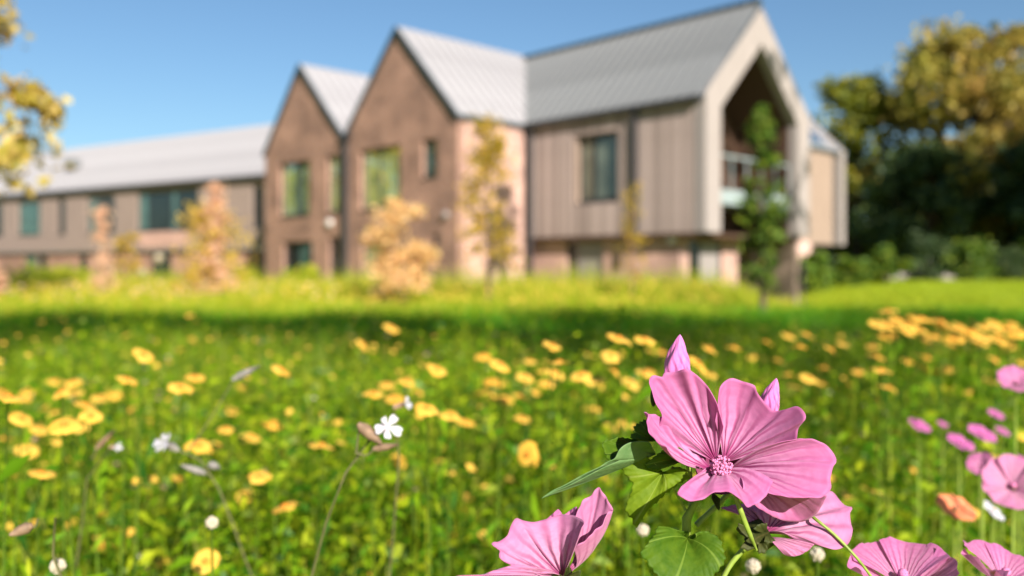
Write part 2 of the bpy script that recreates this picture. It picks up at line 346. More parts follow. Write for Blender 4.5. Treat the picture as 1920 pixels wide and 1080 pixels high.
class MB:
    def __init__(s): s.v = []; s.f = []; s.uv = []; s.smooth = False
    def quad(s, pts, uvs=None):
        i = len(s.v); s.v += [tuple(p) for p in pts]; s.f.append(tuple(range(i, i + len(pts))))
        s.uv += list(uvs) if uvs else [(p[0] + p[1], p[2]) for p in pts]
    def box(s, x0, x1, y0, y1, z0, z1):
        c = [(x0, y0, z0), (x1, y0, z0), (x1, y1, z0), (x0, y1, z0), (x0, y0, z1), (x1, y0, z1), (x1, y1, z1), (x0, y1, z1)]
        for f in ((0, 1, 5, 4), (1, 2, 6, 5), (2, 3, 7, 6), (3, 0, 4, 7), (4, 5, 6, 7), (3, 2, 1, 0)):
            s.quad([c[k] for k in f])
    def prism(s, loop, ext):
        """loop of 3-D points extruded by vector ext, closed"""
        lp = [Vector(p) for p in loop]; e = Vector(ext)
        s.quad(lp); s.quad([p + e for p in reversed(lp)])
        n = len(lp)
        for i in range(n): s.quad([lp[i], lp[i] + e, lp[(i + 1) % n] + e, lp[(i + 1) % n]])
    def tube(s, pts, radii, n=8, cap=True):
        pts = [Vector(p) for p in pts]; rings = []
        up = Vector((0.31, 0.2, 0.93)).normalized()
        for i, p in enumerate(pts):
            t = (pts[min(i + 1, len(pts) - 1)] - pts[max(i - 1, 0)]).normalized()
            a = t.cross(up)
            if a.length < 1e-3: a = t.cross(Vector((1, 0, 0)))
            a.normalize(); b = t.cross(a)
            r = radii[i] if isinstance(radii, (list, tuple)) else radii
            rings.append([p + (a * math.cos(2 * math.pi * k / n) + b * math.sin(2 * math.pi * k / n)) * r for k in range(n)])
        base = len(s.v)
        for i, rg in enumerate(rings):
            for k, p in enumerate(rg): s.v.append(tuple(p))
        for i in range(len(rings) - 1):
            for k in range(n):
                k2 = (k + 1) % n
                s.f.append((base + i * n + k, base + i * n + k2, base + (i + 1) * n + k2, base + (i + 1) * n + k))
                s.uv += [(k / n, i / len(rings)), ((k + 1) / n, i / len(rings)), ((k + 1) / n, (i + 1) / len(rings)), (k / n, (i + 1) / len(rings))]
        if cap:
            s.f.append(tuple(base + k for k in range(n))); s.uv += [(0, 0)] * n
            s.f.append(tuple(base + (len(rings) - 1) * n + k for k in reversed(range(n)))); s.uv += [(0, 1)] * n
    def grid(s, rows, uvrows):
        base = len(s.v); nr = len(rows); nc = len(rows[0])
        for rw in rows: s.v += [tuple(p) for p in rw]
        for i in range(nr - 1):
            for j in range(nc - 1):
                s.f.append((base + i * nc + j, base + i * nc + j + 1, base + (i + 1) * nc + j + 1, base + (i + 1) * nc + j))
                s.uv += [uvrows[i][j], uvrows[i][j + 1], uvrows[i + 1][j + 1], uvrows[i + 1][j]]
    def ball(s, c, r, nu=8, nv=6, sq=(1, 1, 1)):
        rows = []; uvs = []
        for i in range(nv + 1):
            th = math.pi * i / nv; row = []; ur = []
            for j in range(nu + 1):
                ph = 2 * math.pi * j / nu
                row.append((c[0] + r * sq[0] * math.sin(th) * math.cos(ph), c[1] + r * sq[1] * math.sin(th) * math.sin(ph), c[2] + r * sq[2] * math.cos(th)))
                ur.append((j / nu, i / nv))
            rows.append(row); uvs.append(ur)
        s.grid(rows, uvs)
    def mesh(s, name, mat):
        me = bpy.data.meshes.new(name); me.from_pydata(s.v, [], s.f)
        ul = me.uv_layers.new(name='UVMap'); ul.data.foreach_set('uv', np.array(s.uv, dtype=np.float32).ravel())
        if s.smooth: me.polygons.foreach_set('use_smooth', [True] * len(me.polygons))
        me.materials.append(mat); me.update()
        return me
    def build(s, name, mat, parent=None): return link(name, s.mesh(name, mat), None, parent)

def np_mesh(name, verts, quads, mat, smooth=False):
    verts = np.asarray(verts, dtype=np.float32).reshape(-1, 3); quads = np.asarray(quads, dtype=np.int32)
    k = quads.shape[1]; me = bpy.data.meshes.new(name)
    me.vertices.add(len(verts)); me.vertices.foreach_set('co', verts.ravel())
    me.loops.add(quads.size); me.loops.foreach_set('vertex_index', quads.ravel())
    me.polygons.add(len(quads)); me.polygons.foreach_set('loop_start', np.arange(0, quads.size, k, dtype=np.int32))
    if smooth: me.polygons.foreach_set('use_smooth', np.ones(len(quads), dtype=bool))
    me.update(calc_edges=True); me.materials.append(mat)
    return me
def unit(a): return a / np.maximum(np.linalg.norm(a, axis=1, keepdims=True), 1e-9)

def leaf_cloud(centres, size, rng, stretch=1.7, up=0.0, var=0.35):
    """one small pointed, folded leaf (two faces) at every centre"""
    n = len(centres)
    d = unit(rng.normal(size=(n, 3)) + np.array([0, 0, up])); s = unit(np.cross(d, rng.normal(size=(n, 3))))
    w = np.cross(d, s)
    L = (size * (1 + var * rng.normal(size=n)).clip(0.4, 2))[:, None]
    a = centres - d * L * 0.5; b = centres + d * L * 0.5
    wid = L / stretch * 0.5
    l = centres + s * wid + w * wid * 0.5; r = centres - s * wid + w * wid * 0.5
    v = np.stack([a, l, b, r], axis=1).reshape(-1, 3)
    i = np.arange(n)[:, None] * 4
    q = np.concatenate([i + np.array([[0, 1, 2]]), i + np.array([[0, 2, 3]])], axis=1).reshape(-1, 3)
    return v, q

def blades(xy, z0, h, wid, lean, rng, seg=3):
    """curved tapering grass blades rooted at xy"""
    n = len(xy); th = rng.uniform(0, 2 * math.pi, n)
    dirx = np.stack([np.cos(th), np.sin(th)], 1); side = np.stack([-np.sin(th), np.cos(th)], 1)
    fac = rng.uniform(0, 2 * math.pi, n); side = np.stack([np.cos(fac), np.sin(fac)], 1)
    vs_ = []
    for k in range(seg + 1):
        t = k / seg
        c = xy + dirx * (lean * h * t ** 2)[:, None]
        z = z0 + h * (t - 0.25 * (lean * t) ** 2)
        w = wid * (1 - t) ** 0.6 * 0.5 + 0.0003
        vs_.append(np.concatenate([c + side * w[:, None], z[:, None]], 1)); vs_.append(np.concatenate([c - side * w[:, None], z[:, None]], 1))
    v = np.stack(vs_, 1).reshape(-1, 3); i = np.arange(n)[:, None] * (2 * (seg + 1))
    q = np.concatenate([i + np.array([[2 * k, 2 * k + 1, 2 * k + 3, 2 * k + 2]]) for k in range(seg)], 1).reshape(-1, 4)
    return v, q

# ------------------------------------------------------------------ ground
HX, HY = 5.617, 25.2
def ground_z(x, y):
    t = np.clip((y - 18.0) / 6.0, 0, 1); t = t * t * (3 - 2 * t)
    side = 1 - np.clip((x - 9.0) / 5.0, 0, 1)
    rise = np.clip((y - 30) / 30, 0, 1) * np.clip((x - 12) / 8, 0, 1) * 0.35
    return -0.5 * t * side + rise
xs = np.unique(np.concatenate([np.linspace(-220, -30, 20), np.linspace(-30, 40, 71), np.linspace(40, 220, 19)]))
ys = np.unique(np.concatenate([np.linspace(-120, -6, 12), np.linspace(-6, 70, 77), np.linspace(70, 420, 20)]))
X, Y = np.meshgrid(xs, ys); Zg = ground_z(X, Y)
nx, ny = len(xs), len(ys); idx = np.arange(nx * ny).reshape(ny, nx)
q = np.stack([idx[:-1, :-1], idx[:-1, 1:], idx[1:, 1:], idx[1:, :-1]], -1).reshape(-1, 4)
gr = link('ground', np_mesh('ground', np.stack([X, Y, Zg], -1), q, M['turf'], True), None)
tag(gr, 'green grassy ground running back to the houses', None, None, 'structure')

# ------------------------------------------------------------------ houses
U = Vector((-0.693, 0.721, 0)); V = Vector((0.721, 0.693, 0))
ROT = math.atan2(0.693, 0.721); ZG = -0.5
EAVE, RIDGE, HEAD, SILL, CLAD = 6.55, 9.80, 5.80, 3.57, 2.50

def wall(root, name, mat, axis, c, inw, a0, a1, z0, z1, openings=(), th=0.28, gable=None):
    mb = MB()
    def pt(a, z, d): return (c + inw * d, a, z) if axis == 'y' else (a, c + inw * d, z)
    A = sorted(set([a0, a1] + [v for o in openings for v in o[:2]])); Z = sorted(set([z0, z1] + [v for o in openings for v in o[2:]]))
    for i in range(len(A) - 1):
        for j in range(len(Z) - 1):
            am, zm = (A[i] + A[i + 1]) / 2, (Z[j] + Z[j + 1]) / 2
            if any(o[0] < am < o[1] and o[2] < zm < o[3] for o in openings): continue
            for d in (0, th):
                cs = [(A[i], Z[j]), (A[i + 1], Z[j]), (A[i + 1], Z[j + 1]), (A[i], Z[j + 1])]
                mb.quad([pt(a, z, d) for a, z in cs], cs)
    def edge(p, q):
        mb.quad([pt(p[0], p[1], 0), pt(q[0], q[1], 0), pt(q[0], q[1], th), pt(p[0], p[1], th)], [p, q, (q[0] + th, q[1] + th), (p[0] + th, p[1] + th)])
    for o in openings:
        edge((o[0], o[2]), (o[0], o[3])); edge((o[1], o[2]), (o[1], o[3])); edge((o[0], o[2]), (o[1], o[2])); edge((o[0], o[3]), (o[1], o[3]))
    edge((a0, z0), (a0, z1)); edge((a1, z0), (a1, z1)); edge((a0, z0), (a1, z0))
    if gable:
        for d in (0, th):
            cs = [(a0, z1), (a1, z1), gable]; mb.quad([pt(a, z, d) for a, z in cs], cs)
        edge((a0, z1), gable); edge((a1, z1), gable)
    else: edge((a0, z1), (a1, z1))
    return mb.build(name, mat, root)

def window(root, axis, c, inw, a0, a1, z0, z1, bars=(), mats=('glass_teal',), recess=0.14, transoms=(), fw=0.07, name='window'):
    """a framed window set back in its opening; panes are sub-parts"""
    mb = MB()
    def bx(m, aa, ab, za, zb, d0, d1):
        c0, c1 = sorted((c + inw * d0, c + inw * d1))
        if axis == 'y': m.box(c0, c1, aa, ab, za, zb)
        else: m.box(aa, ab, c0, c1, za, zb)
    e = 0.004
    bx(mb, a0 + e, a0 + fw, z0 + e, z1 - e, recess, recess + 0.09); bx(mb, a1 - fw, a1 - e, z0 + e, z1 - e, recess, recess + 0.09)
    bx(mb, a0 + fw, a1 - fw, z0 + e, z0 + fw, recess, recess + 0.088); bx(mb, a0 + fw, a1 - fw, z1 - fw, z1 - e, recess, recess + 0.088)
    for b in bars: bx(mb, b - fw * 0.5, b + fw * 0.5, z0 + fw, z1 - fw, recess + 0.002, recess + 0.086)
    for t in transoms: bx(mb, a0 + fw, a1 - fw, t - fw * 0.4, t + fw * 0.4, recess + 0.004, recess + 0.084)
    w = mb.build(name, M['frame'], root)
    edges = [a0] + sorted(bars) + [a1]
    for k in range(len(edges) - 1):
        p = MB(); bx(p, edges[k] + fw * 0.4, edges[k + 1] - fw * 0.4, z0 + fw * 0.4, z1 - fw * 0.4, recess + 0.035, recess + 0.055)
        p.build('pane', M[mats[k % len(mats)]], w)
    sl = MB(); bx(sl, a0 - 0.03, a1 + 0.03, z0 - 0.05, z0 - 0.003, -0.04, recess - 0.002)
    if z0 > 1: sl.build('sill', M['frame'], w)
    return w

def roof_slope(root, part, axis, r0, r1, rc, half, side, ez, rz, mat, pw=0.45, over=0.12, th=0.07):
    """standing-seam slope: ridge runs along axis from r0 to r1 at cross position rc; panels are sub-parts"""
    run = half + over; slope = (rz - ez) / half
    c0, zr = rc, rz; c1, ze = rc + side * run, rz - slope * run
    def pt(a, c, z): return (c, a, z) if axis == 'y' else (a, c, z)
    n = max(1, int(round((r1 - r0) / pw))); pw = (r1 - r0) / n
    nl = math.hypot(1, slope); nc, nz = side * slope / nl, 1 / nl
    dk = MB()
    dk.prism([pt(r0 + .01, c0, zr - .03), pt(r0 + .01, c1, ze - .03), pt(r0 + .01, c1, ze - .15), pt(r0 + .01, c0, zr - .15)], pt(r1 - r0 - .02, 0, 0))
    deck = dk.build(part, M['trim'], root)
    m = MB()
    def slab(aa, ab, lo, hi):
        m.prism([pt(aa, c0 + nc * lo, zr + nz * lo), pt(aa, c1 + nc * lo, ze + nz * lo), pt(aa, c1 + nc * hi, ze + nz * hi), pt(aa, c0 + nc * hi, zr + nz * hi)], pt(ab - aa, 0, 0))
    slab(0.004, pw - 0.004, -0.015, 0.012); slab(pw - 0.035, pw - 0.001, 0.012, 0.075)
    me = m.mesh('roof_panel', mat)
    for i in range(n):
        o = link('roof_panel', me, None, deck); o.location = pt(r0 + i * pw, 0, 0)
    return deck

def verge(root, axis_pts, mat='trim', w=0.16, d=0.14, ext=(0, 0, 0)):
    mb = MB()
    for a, b in zip(axis_pts[:-1], axis_pts[1:]):
        a, b = Vector(a), Vector(b)
        dn = Vector((0, 0, -w)); mb.prism([a, b, b + dn, a + dn], ext)
    return mb.build('verge_trim', M[mat], root)

# --- timber-clad wing with the open gable (local x along V, y along U)
wa = empty('timber_gable_house', (HX, HY, ZG), ROT)
tag(wa, 'timber-clad gabled house with pale open portal and balcony, nearest on the right', 'house')
LW, LL = 6.18, 7.15
w0 = wall(wa, 'side_wall', M['timber_wall'], 'y', 0.06, 1, 0.32, 15.0, CLAD, EAVE, [(3.28, 5.03, SILL, HEAD)], 0.25)
# boards: one object each, split round the window
bw = 0.172
def board_mesh(z0, z1, tag_):
    m = MB(); m.box(0.0, 0.055, 0.006, bw - 0.010, z0, z1)
    m.uv = [(p[1], p[2]) for f in m.f for p in [m.v[i] for i in f]]
    return m.mesh('board', M['timber'])
bm_full = board_mesh(CLAD - 0.03, EAVE, 'f'); bm_low = board_mesh(CLAD - 0.03, SILL - 0.06, 'l'); bm_top = board_mesh(HEAD, EAVE, 't')
y = 0.33
while y < 7.05:
    inside = y + bw > 3.30 and y < 5.01
    for me in ((bm_low, bm_top) if inside else (bm_full,)):
        o = link('board', me, None, w0); o.location = (random.uniform(-0.008, 0.004), y, 0)
    y += bw
window(wa, 'y', 0.06, 1, 3.28, 5.03, SILL, HEAD, (4.42,), ('glass_grey', 'glass_grey'), 0.16, fw=0.13)
wall(wa, 'far_side_wall', M['timber_wall'], 'y', LW - 0.06, -1, 0.32, 15.0, 0.0, EAVE, (), 0.25)
roof_slope(wa, 'roof', 'y', 0.0, 15.6, LW / 2, LW / 2, -1, EAVE, RIDGE, M['zinc_dark'], 0.42, 0.10)
roof_slope(wa, 'far_roof', 'y', 0.0, 15.6, LW / 2, LW / 2, 1, EAVE, RIDGE, M['zinc_dark'], 0.42, 0.10)
gm = MB(); gm.box(-0.24, -0.10, 0.05, 7.4, EAVE - 0.24, EAVE - 0.10); gm.build('gutter', M['gutter'], wa)
mb = MB(); mb.box(LW / 2 - .12, LW / 2 + .12, 0.0, 15.5, RIDGE + 0.03, RIDGE + 0.12); mb.build('ridge_cap', M['trim'], wa)
for yy, ww in ((2.53, 0.07), (7.13, 0.11)):
    mb = MB(); mb.box(-0.14, -0.03, yy - ww, yy + ww, (CLAD - 0.6 if ww < .1 else 0.0), EAVE - 0.24); mb.build('downpipe', M['gutter'], wa)
# portal frame
def portal(x0, x1, zb, ze, zr, t, y0, y1, mat, name):
    xm = (x0 + x1) / 2; s = (zr - ze) / (xm - x0)
    ti = t * math.hypot(1, s)
    outer = [(x0, zb), (x0, ze), (xm, zr), (x1, ze), (x1, zb)]
    inner = [(x0 + t, zb), (x0 + t, ze + s * t - ti), (xm, zr - ti), (x1 - t, ze + s * t - ti), (x1 - t, zb)]
    m = MB()
    for i in range(4):
        o1, o2, i1, i2 = outer[i], outer[i + 1], inner[i], inner[i + 1]
        for yy in (y0, y1): m.quad([(o1[0], yy, o1[1]), (o2[0], yy, o2[1]), (i2[0], yy, i2[1]), (i1[0], yy, i1[1])], [o1, o2, i2, i1])
        m.quad([(o1[0], y0, o1[1]), (o2[0], y0, o2[1]), (o2[0], y1, o2[1]), (o1[0], y1, o1[1])])
        m.quad([(i1[0], y0, i1[1]), (i2[0], y0, i2[1]), (i2[0], y1, i2[1]), (i1[0], y1, i1[1])])
    for k in (0, 4):
        m.quad([(outer[k][0], y0, zb), (inner[k][0], y0, zb), (inner[k][0], y1, zb), (outer[k][0], y1, zb)])
    m.build(name, mat, wa)
    return inner
inner = portal(-0.03, LW + 0.03, CLAD - 0.03, EAVE - 0.02, RIDGE - 0.22, 0.80, -0.05, 0.30, M['pale_timber'], 'portal_frame')
m = MB()
inn = [(x + (0.02 if x < LW / 2 - .1 else -0.02 if x > LW / 2 + .1 else 0), z) for x, z in inner]
for i in range(4):
    a, b = inn[i], inn[i + 1]
    m.quad([(a[0], 0.302, a[1]), (b[0], 0.302, b[1]), (b[0], 2.3, b[1]), (a[0], 2.3, a[1])], [(0.3, a[1]), (0.3, b[1]), (2.3, b[1]), (2.3, a[1])])
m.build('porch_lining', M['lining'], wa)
wall(wa, 'porch_back_wall', M['lining'], 'x', 2.3, 1, 0.4, LW - 0.4, CLAD, EAVE, [(0.95, 2.4, 3.85, 6.1)], 0.2, (LW / 2, RIDGE - 0.5))  # dark lining material puts the recess shade into the back wall's colour
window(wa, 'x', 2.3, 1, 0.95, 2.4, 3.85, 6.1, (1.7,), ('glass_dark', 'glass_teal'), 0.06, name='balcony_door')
m = MB(); m.box(0.86, LW - 0.86, 0.22, 2.28, 3.36, 3.80); m.build('balcony_slab', M['slab'], wa)
m = MB(); m.box(0.87, LW - 0.87, 0.20, 0.25, 4.80, 4.86)
for k in range(6): xx = 0.9 + k * (LW - 1.8) / 5; m.box(xx - .02, xx + .02, 0.205, 0.245, 3.80, 4.80)
bal = m.build('balustrade', M['slab'], wa)
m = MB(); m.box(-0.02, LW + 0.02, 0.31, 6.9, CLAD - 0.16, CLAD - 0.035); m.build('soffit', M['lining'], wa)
# ground floor
wall(wa, 'ground_floor_wall', M['brick_lit_pink'], 'y', 0.30, 1, 1.08, 7.6, 0.0, CLAD - 0.17, [(4.10, 5.76, 0.0, 2.30)], 0.25)
mb = MB(); mb.box(0.40, 0.46, 4.14, 5.30, 0.02, 2.26); d = mb.build('door', M['door_grey'], wa)
mb = MB(); mb.box(0.34, 0.40, 4.26, 4.30, 0.95, 1.15); mb.build('handle', M['frame'], d)
mb = MB(); mb.box(0.40, 0.46, 5.302, 5.75, 0.02, 2.26); mb.build('side_pane', M['glass_dark'], wa)
wall(wa, 'porch_wall', M['brick_lit_pink'], 'x', 1.08, 1, 0.56, 3.5, 0.0, CLAD - 0.17, [(0.75, 2.62, 0.0, 2.27)], 0.25)
window(wa, 'x', 1.08, 1, 0.75, 2.62, 0.0, 2.27, (1.4,), ('glass_dark', 'door_grey'), 0.06, name='glazed_door')
wall(wa, 'porch_rear_wall', M['brick_lit_pink'], 'x', 3.0, 1, 3.4, 6.1, 0.0, CLAD - 0.17, [(4.3, 5.3, 0.0, 2.1)], 0.2)
mb = MB(); mb.box(4.32, 5.28, 3.06, 3.12, 0.02, 2.08); mb.build('rear_door', M['frame'], wa)
m = MB(); m.tube([(0.29, 1.3, 2.28), (0.10, 1.3, 2.28)], [0.13, 0.13], 14); m.build('wall_light', M['white'], wa)

# --- brick gables (faces parallel to the timber wall, 3.12 m in front of it)
def brick_house(name, label, y0, y1, apex_y, eave, ridge, wins, xback, side_wall=True):
    r = empty(name, (HX, HY, ZG), ROT); tag(r, label, 'house', 'brick gabled houses')
    x = -3.12
    ops = [w[0] for w in wins]
    wall(r, 'gable_wall', M['brick'], 'y', x, 1, y0, y1, 0.0, eave, ops, 0.3, (apex_y, ridge))
    for (o, bars, mats, trs) in wins:
        window(r, 'y', x, 1, *o, bars=bars, mats=mats, transoms=trs)
    if side_wall: wall(r, 'side_wall', M['brick_lit_pink'], 'x', y0, 1, x + 0.301, 0.055, 0.0, eave, (), 0.3)
    h1 = apex_y - y0
    roof_slope(r, 'roof', 'x', x - 0.10, xback, apex_y, apex_y - y0, -1, eave, ridge + 0.16, M['zinc_light'], 0.45, 0.10)
    roof_slope(r, 'far_roof', 'x', x - 0.10, xback, apex_y, y1 - apex_y, 1, eave, ridge + 0.16, M['zinc_light'], 0.45, -0.02)
    sl = (ridge + .16 - eave) / h1; s2 = (ridge + .16 - eave) / (y1 - apex_y)
    verge(r, [(x - 0.13, y0 - 0.10, eave - 0.10 * sl + .02), (x - 0.13, apex_y, ridge + 0.18), (x - 0.13, y1, eave + .02)], ext=(0.10, 0, 0))
    return r
c0 = 7.43
W = lambda a, b, z0=SILL, z1=HEAD: (c0 + a, c0 + b, z0, z1)
hb = brick_house('brick_gable_house', 'larger brown brick gabled house with pink sunlit side wall beside timber house', c0, c0 + 6.55, c0 + 3.28, EAVE, RIDGE,
    [(W(3.12, 5.65), (c0 + 4.55,), ('glass_tree_refl', 'glass_tree_refl'), ()), (W(1.06, 1.90, 4.5), (), ('glass_teal',), ()),
     (W(3.63, 5.55, 0.35, 2.56), (c0 + 4.3,), ('glass_dark', 'glass_tree_refl'), ()), (W(0.97, 1.40, 0.35, 2.55), (), ('glass_teal',), ())], 3.1)
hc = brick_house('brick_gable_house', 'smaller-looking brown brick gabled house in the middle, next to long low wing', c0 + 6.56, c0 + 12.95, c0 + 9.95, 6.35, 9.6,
    [(W(9.23, 11.70), (c0 + 10.05, c0 + 10.5), ('glass_tree_refl', 'glass_teal', 'glass_tree_refl'), ()), (W(7.07, 7.95), (), ('glass_tree_refl',), ()),
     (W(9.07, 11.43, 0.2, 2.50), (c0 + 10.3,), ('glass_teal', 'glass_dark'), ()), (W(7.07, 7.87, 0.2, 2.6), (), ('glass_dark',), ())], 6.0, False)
mb = MB(); mb.box(-3.26, -3.13, c0 + 6.45, c0 + 6.68, 0.0, EAVE - 0.1); mb.build('downpipe', M['gutter'], hb)
mb = MB(); mb.box(-3.30, -3.14, c0 + 6.2, c0 + 6.9, EAVE - 0.22, EAVE - 0.06); mb.build('gutter', M['gutter'], hb)
for rr_, yy, zz, sc in ((hc, c0 + 7.68, 3.16, 0.15), (hb, c0 + 0.55, 3.17, 0.12)):
    m = MB(); m.tube([(-3.121, yy, zz), (-3.23, yy, zz), (-3.27, yy, zz)], [sc, sc, sc * 0.6], 16); m.build('wall_light', M['white' if rr_ is hc else 'door_grey'], rr_)
wall(hc, 'far_side_wall', M['brick'], 'x', c0 + 12.95, -1, -2.8, 6.0, 0.0, 6.3, (), 0.2)

# --- rear timber wing on the right (ridge along V)
wd = empty('rear_timber_house', (HX, HY, ZG), ROT)
tag(wd, 'timber-clad rear house with dark-blue roof panel, showing behind the portal at right', 'house')
wall(wd, 'front_wall', M['timber_wall'], 'x', 3.0, 1, LW + 0.01, 14.2, CLAD - 0.1, EAVE, (), 0.25)
wall(wd, 'base_wall', M['brick_lit_pink'], 'x', 3.5, 1, LW + 0.01, 13.6, 0.0, CLAD - 0.12, (), 0.25)
dk = roof_slope(wd, 'roof', 'x', LW - 2.5, 14.6, 6.1, 3.1, -1, EAVE, RIDGE - 0.15, M['zinc_light'], 0.45, 0.1)
roof_slope(wd, 'far_roof', 'x', LW - 2.5, 14.6, 6.1, 3.1, 1, EAVE, RIDGE - 0.15, M['zinc_light'], 0.9, 0.1)
sl = (RIDGE - 0.15 - EAVE) / 3.1
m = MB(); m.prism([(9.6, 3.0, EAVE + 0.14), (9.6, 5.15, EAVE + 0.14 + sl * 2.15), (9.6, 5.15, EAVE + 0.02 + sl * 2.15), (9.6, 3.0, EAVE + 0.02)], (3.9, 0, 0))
m.build('blue_panel', M['blue_panel'], wd)  # glossy dark-blue panel lying on the roof slope
m = MB()
for pts in ([(14.61, 2.86, CLAD - .1), (14.61, 2.86, EAVE - .1), (14.61, 3.4, EAVE - .1), (14.61, 3.4, CLAD - .1)],
            [(14.61, 2.86, EAVE - .1), (14.61, 6.1, RIDGE), (14.61, 6.1, RIDGE - .7), (14.61, 3.4, EAVE - .1)]):
    m.prism(pts, (0.45, 0, 0))
m.build('portal_frame', M['pale_timber'], wd)
wall(wd, 'end_wall', M['timber_wall'], 'y', 14.2, -1, 3.26, 9.2, CLAD - 0.1, EAVE, (), 0.25, (6.1, RIDGE - 0.4))

# --- long low wing at left, turned towards the camera
EX, EY = -13.03, 46.0
we = empty('long_timber_wing', (EX, EY, ZG), math.atan2(-0.528, 0.849))
tag(we, 'long grey timber-clad wing with pale metal roof at the left', 'building')
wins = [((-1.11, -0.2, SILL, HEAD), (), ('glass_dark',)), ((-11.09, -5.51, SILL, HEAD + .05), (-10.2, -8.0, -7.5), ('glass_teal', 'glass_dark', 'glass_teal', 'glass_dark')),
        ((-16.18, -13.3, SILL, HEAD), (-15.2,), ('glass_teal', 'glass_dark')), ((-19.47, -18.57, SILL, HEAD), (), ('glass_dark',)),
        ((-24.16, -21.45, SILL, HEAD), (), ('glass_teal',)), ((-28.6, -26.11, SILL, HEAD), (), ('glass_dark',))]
wall(we, 'timber_wall', M['timber_far'], 'x', 0.0, 1, -46.0, 3.0, CLAD - 0.08, EAVE, [w[0] for w in wins], 0.25)
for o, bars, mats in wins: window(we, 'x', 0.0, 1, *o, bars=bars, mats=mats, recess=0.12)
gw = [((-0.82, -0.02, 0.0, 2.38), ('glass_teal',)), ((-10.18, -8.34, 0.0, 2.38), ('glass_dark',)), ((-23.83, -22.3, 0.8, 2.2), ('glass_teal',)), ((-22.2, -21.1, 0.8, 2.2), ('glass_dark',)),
      ((-5.6, -4.2, 0.6, 2.2), ('glass_dark',)), ((-17.5, -16.6, 0.6, 2.2), ('glass_dark',))]
wall(we, 'brick_base', M['brick'], 'x', 0.30, 1, -46.0, 3.0, 0.0, CLAD - 0.1, [w[0] for w in gw], 0.25)
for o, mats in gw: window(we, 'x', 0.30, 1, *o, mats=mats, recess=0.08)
mb = MB(); mb.box(-11.0, -6.2, -0.05, -0.005, CLAD + 0.1, SILL - 0.08); mb.build('brick_panel', M['brick_lit_pink'], we)
roof_slope(we, 'roof', 'x', -46, 3.2, 3.1, 3.1, -1, EAVE, RIDGE - 0.1, M['zinc_light'], 0.5, 0.2)
roof_slope(we, 'far_roof', 'x', -46, 3.2, 3.1, 3.1, 1, EAVE, RIDGE - 0.1, M['zinc_light'], 2.0, 0.2)
mb = MB(); mb.box(-46, 2.9, -0.34, -0.21, EAVE - 0.40, EAVE - 0.22); mb.build('gutter', M['gutter'], we)
mb = MB(); mb.box(-20.2, -19.2, 0.9, 1.5, EAVE + 1.5, EAVE + 2.05); mb.build('roof_vent', M['zinc_dark'], we)

# ------------------------------------------------------------------ trees
def tree(name, label, cat, x, y, height, crown, leaf, n, mat, trunk=0.08, z=None, bark='bark', group=None, clumps=60, seed=1, limbs=9, stretch=1.5, spread=0.5, up=0.0):
    """tapered trunk, limbs reaching into the crown, crown of leaf faces gathered in clumps; crown(t)->(radius) over crown height 0..1 from crown=(z0,z1,fn)"""
    rng = np.random.default_rng(seed); rnd = random.Random(seed)
    if z is None: z = float(ground_z(np.array(x), np.array(y)))
    r = empty(name, (x, y, z)); tag(r, label, cat, group)
    z0, z1, fn = crown
    t = MB(); t.smooth = True
    pts = [(0, 0, -0.05)]; k = 6
    for i in range(1, k + 1): pts.append((rnd.uniform(-1, 1) * trunk * 0.8, rnd.uniform(-1, 1) * trunk * 0.8, (z0 + (z1 - z0) * 0.8) * i / k))
    t.tube(pts, [trunk * (1.25 if i == 0 else (1 - 0.8 * i / k)) for i in range(k + 1)], 9)
    tr = t.build('trunk', M[bark], r)
    # clumps
    tt = rng.uniform(0, 1, clumps) ** 0.9; ph = rng.uniform(0, 2 * math.pi, clumps)
    rad = np.array([fn(a) for a in tt]); rr = rad * np.sqrt(rng.uniform(0.15, 1.0, clumps))
    cc = np.stack([rr * np.cos(ph), rr * np.sin(ph), z0 + (z1 - z0) * tt], 1)
    for i in np.linspace(0, clumps - 1, limbs).astype(int):
        m = MB(); m.smooth = True
        tip = Vector(cc[i]); b = Vector((0, 0, max(z0 * 0.75, tip.z - rr[i] * 0.9 - 0.12 * (z1 - z0)))); mid = b.lerp(tip, 0.5) + Vector((0, 0, 0.08 * (tip - b).length))
        m.tube([b, mid, tip], [trunk * 0.42, trunk * 0.26, trunk * 0.08], 6)
        m.build('limb', M[bark], tr)
    which = rng.integers(0, clumps, n)
    sig = (0.25 + 0.75 * rng.uniform(size=clumps)) * spread * max(rad.mean(), 0.05)
    cen = cc[which] + rng.normal(size=(n, 3)).clip(-1.7, 1.7) * sig[which][:, None] * np.array([1, 1, 0.75])
    v, f = leaf_cloud(cen, leaf, rng, stretch, up)
    link('crown', np_mesh('crown', v, f, M[mat]), None, r)
    return r
def round_crown(R_, lo=0.35): return lambda t: R_ * (math.sin(math.pi * (0.12 + 0.80 * t)) ** 0.7)
def cone_crown(R_): return lambda t: R_ * (0.18 + 0.82 * (1 - t) ** 0.9)
def column_crown(R_): return lambda t: R_ * (0.55 + 0.45 * math.sin(math.pi * min(1, t * 1.1))) * (1.0 if t < 0.8 else (1 - (t - 0.8) * 3.2))

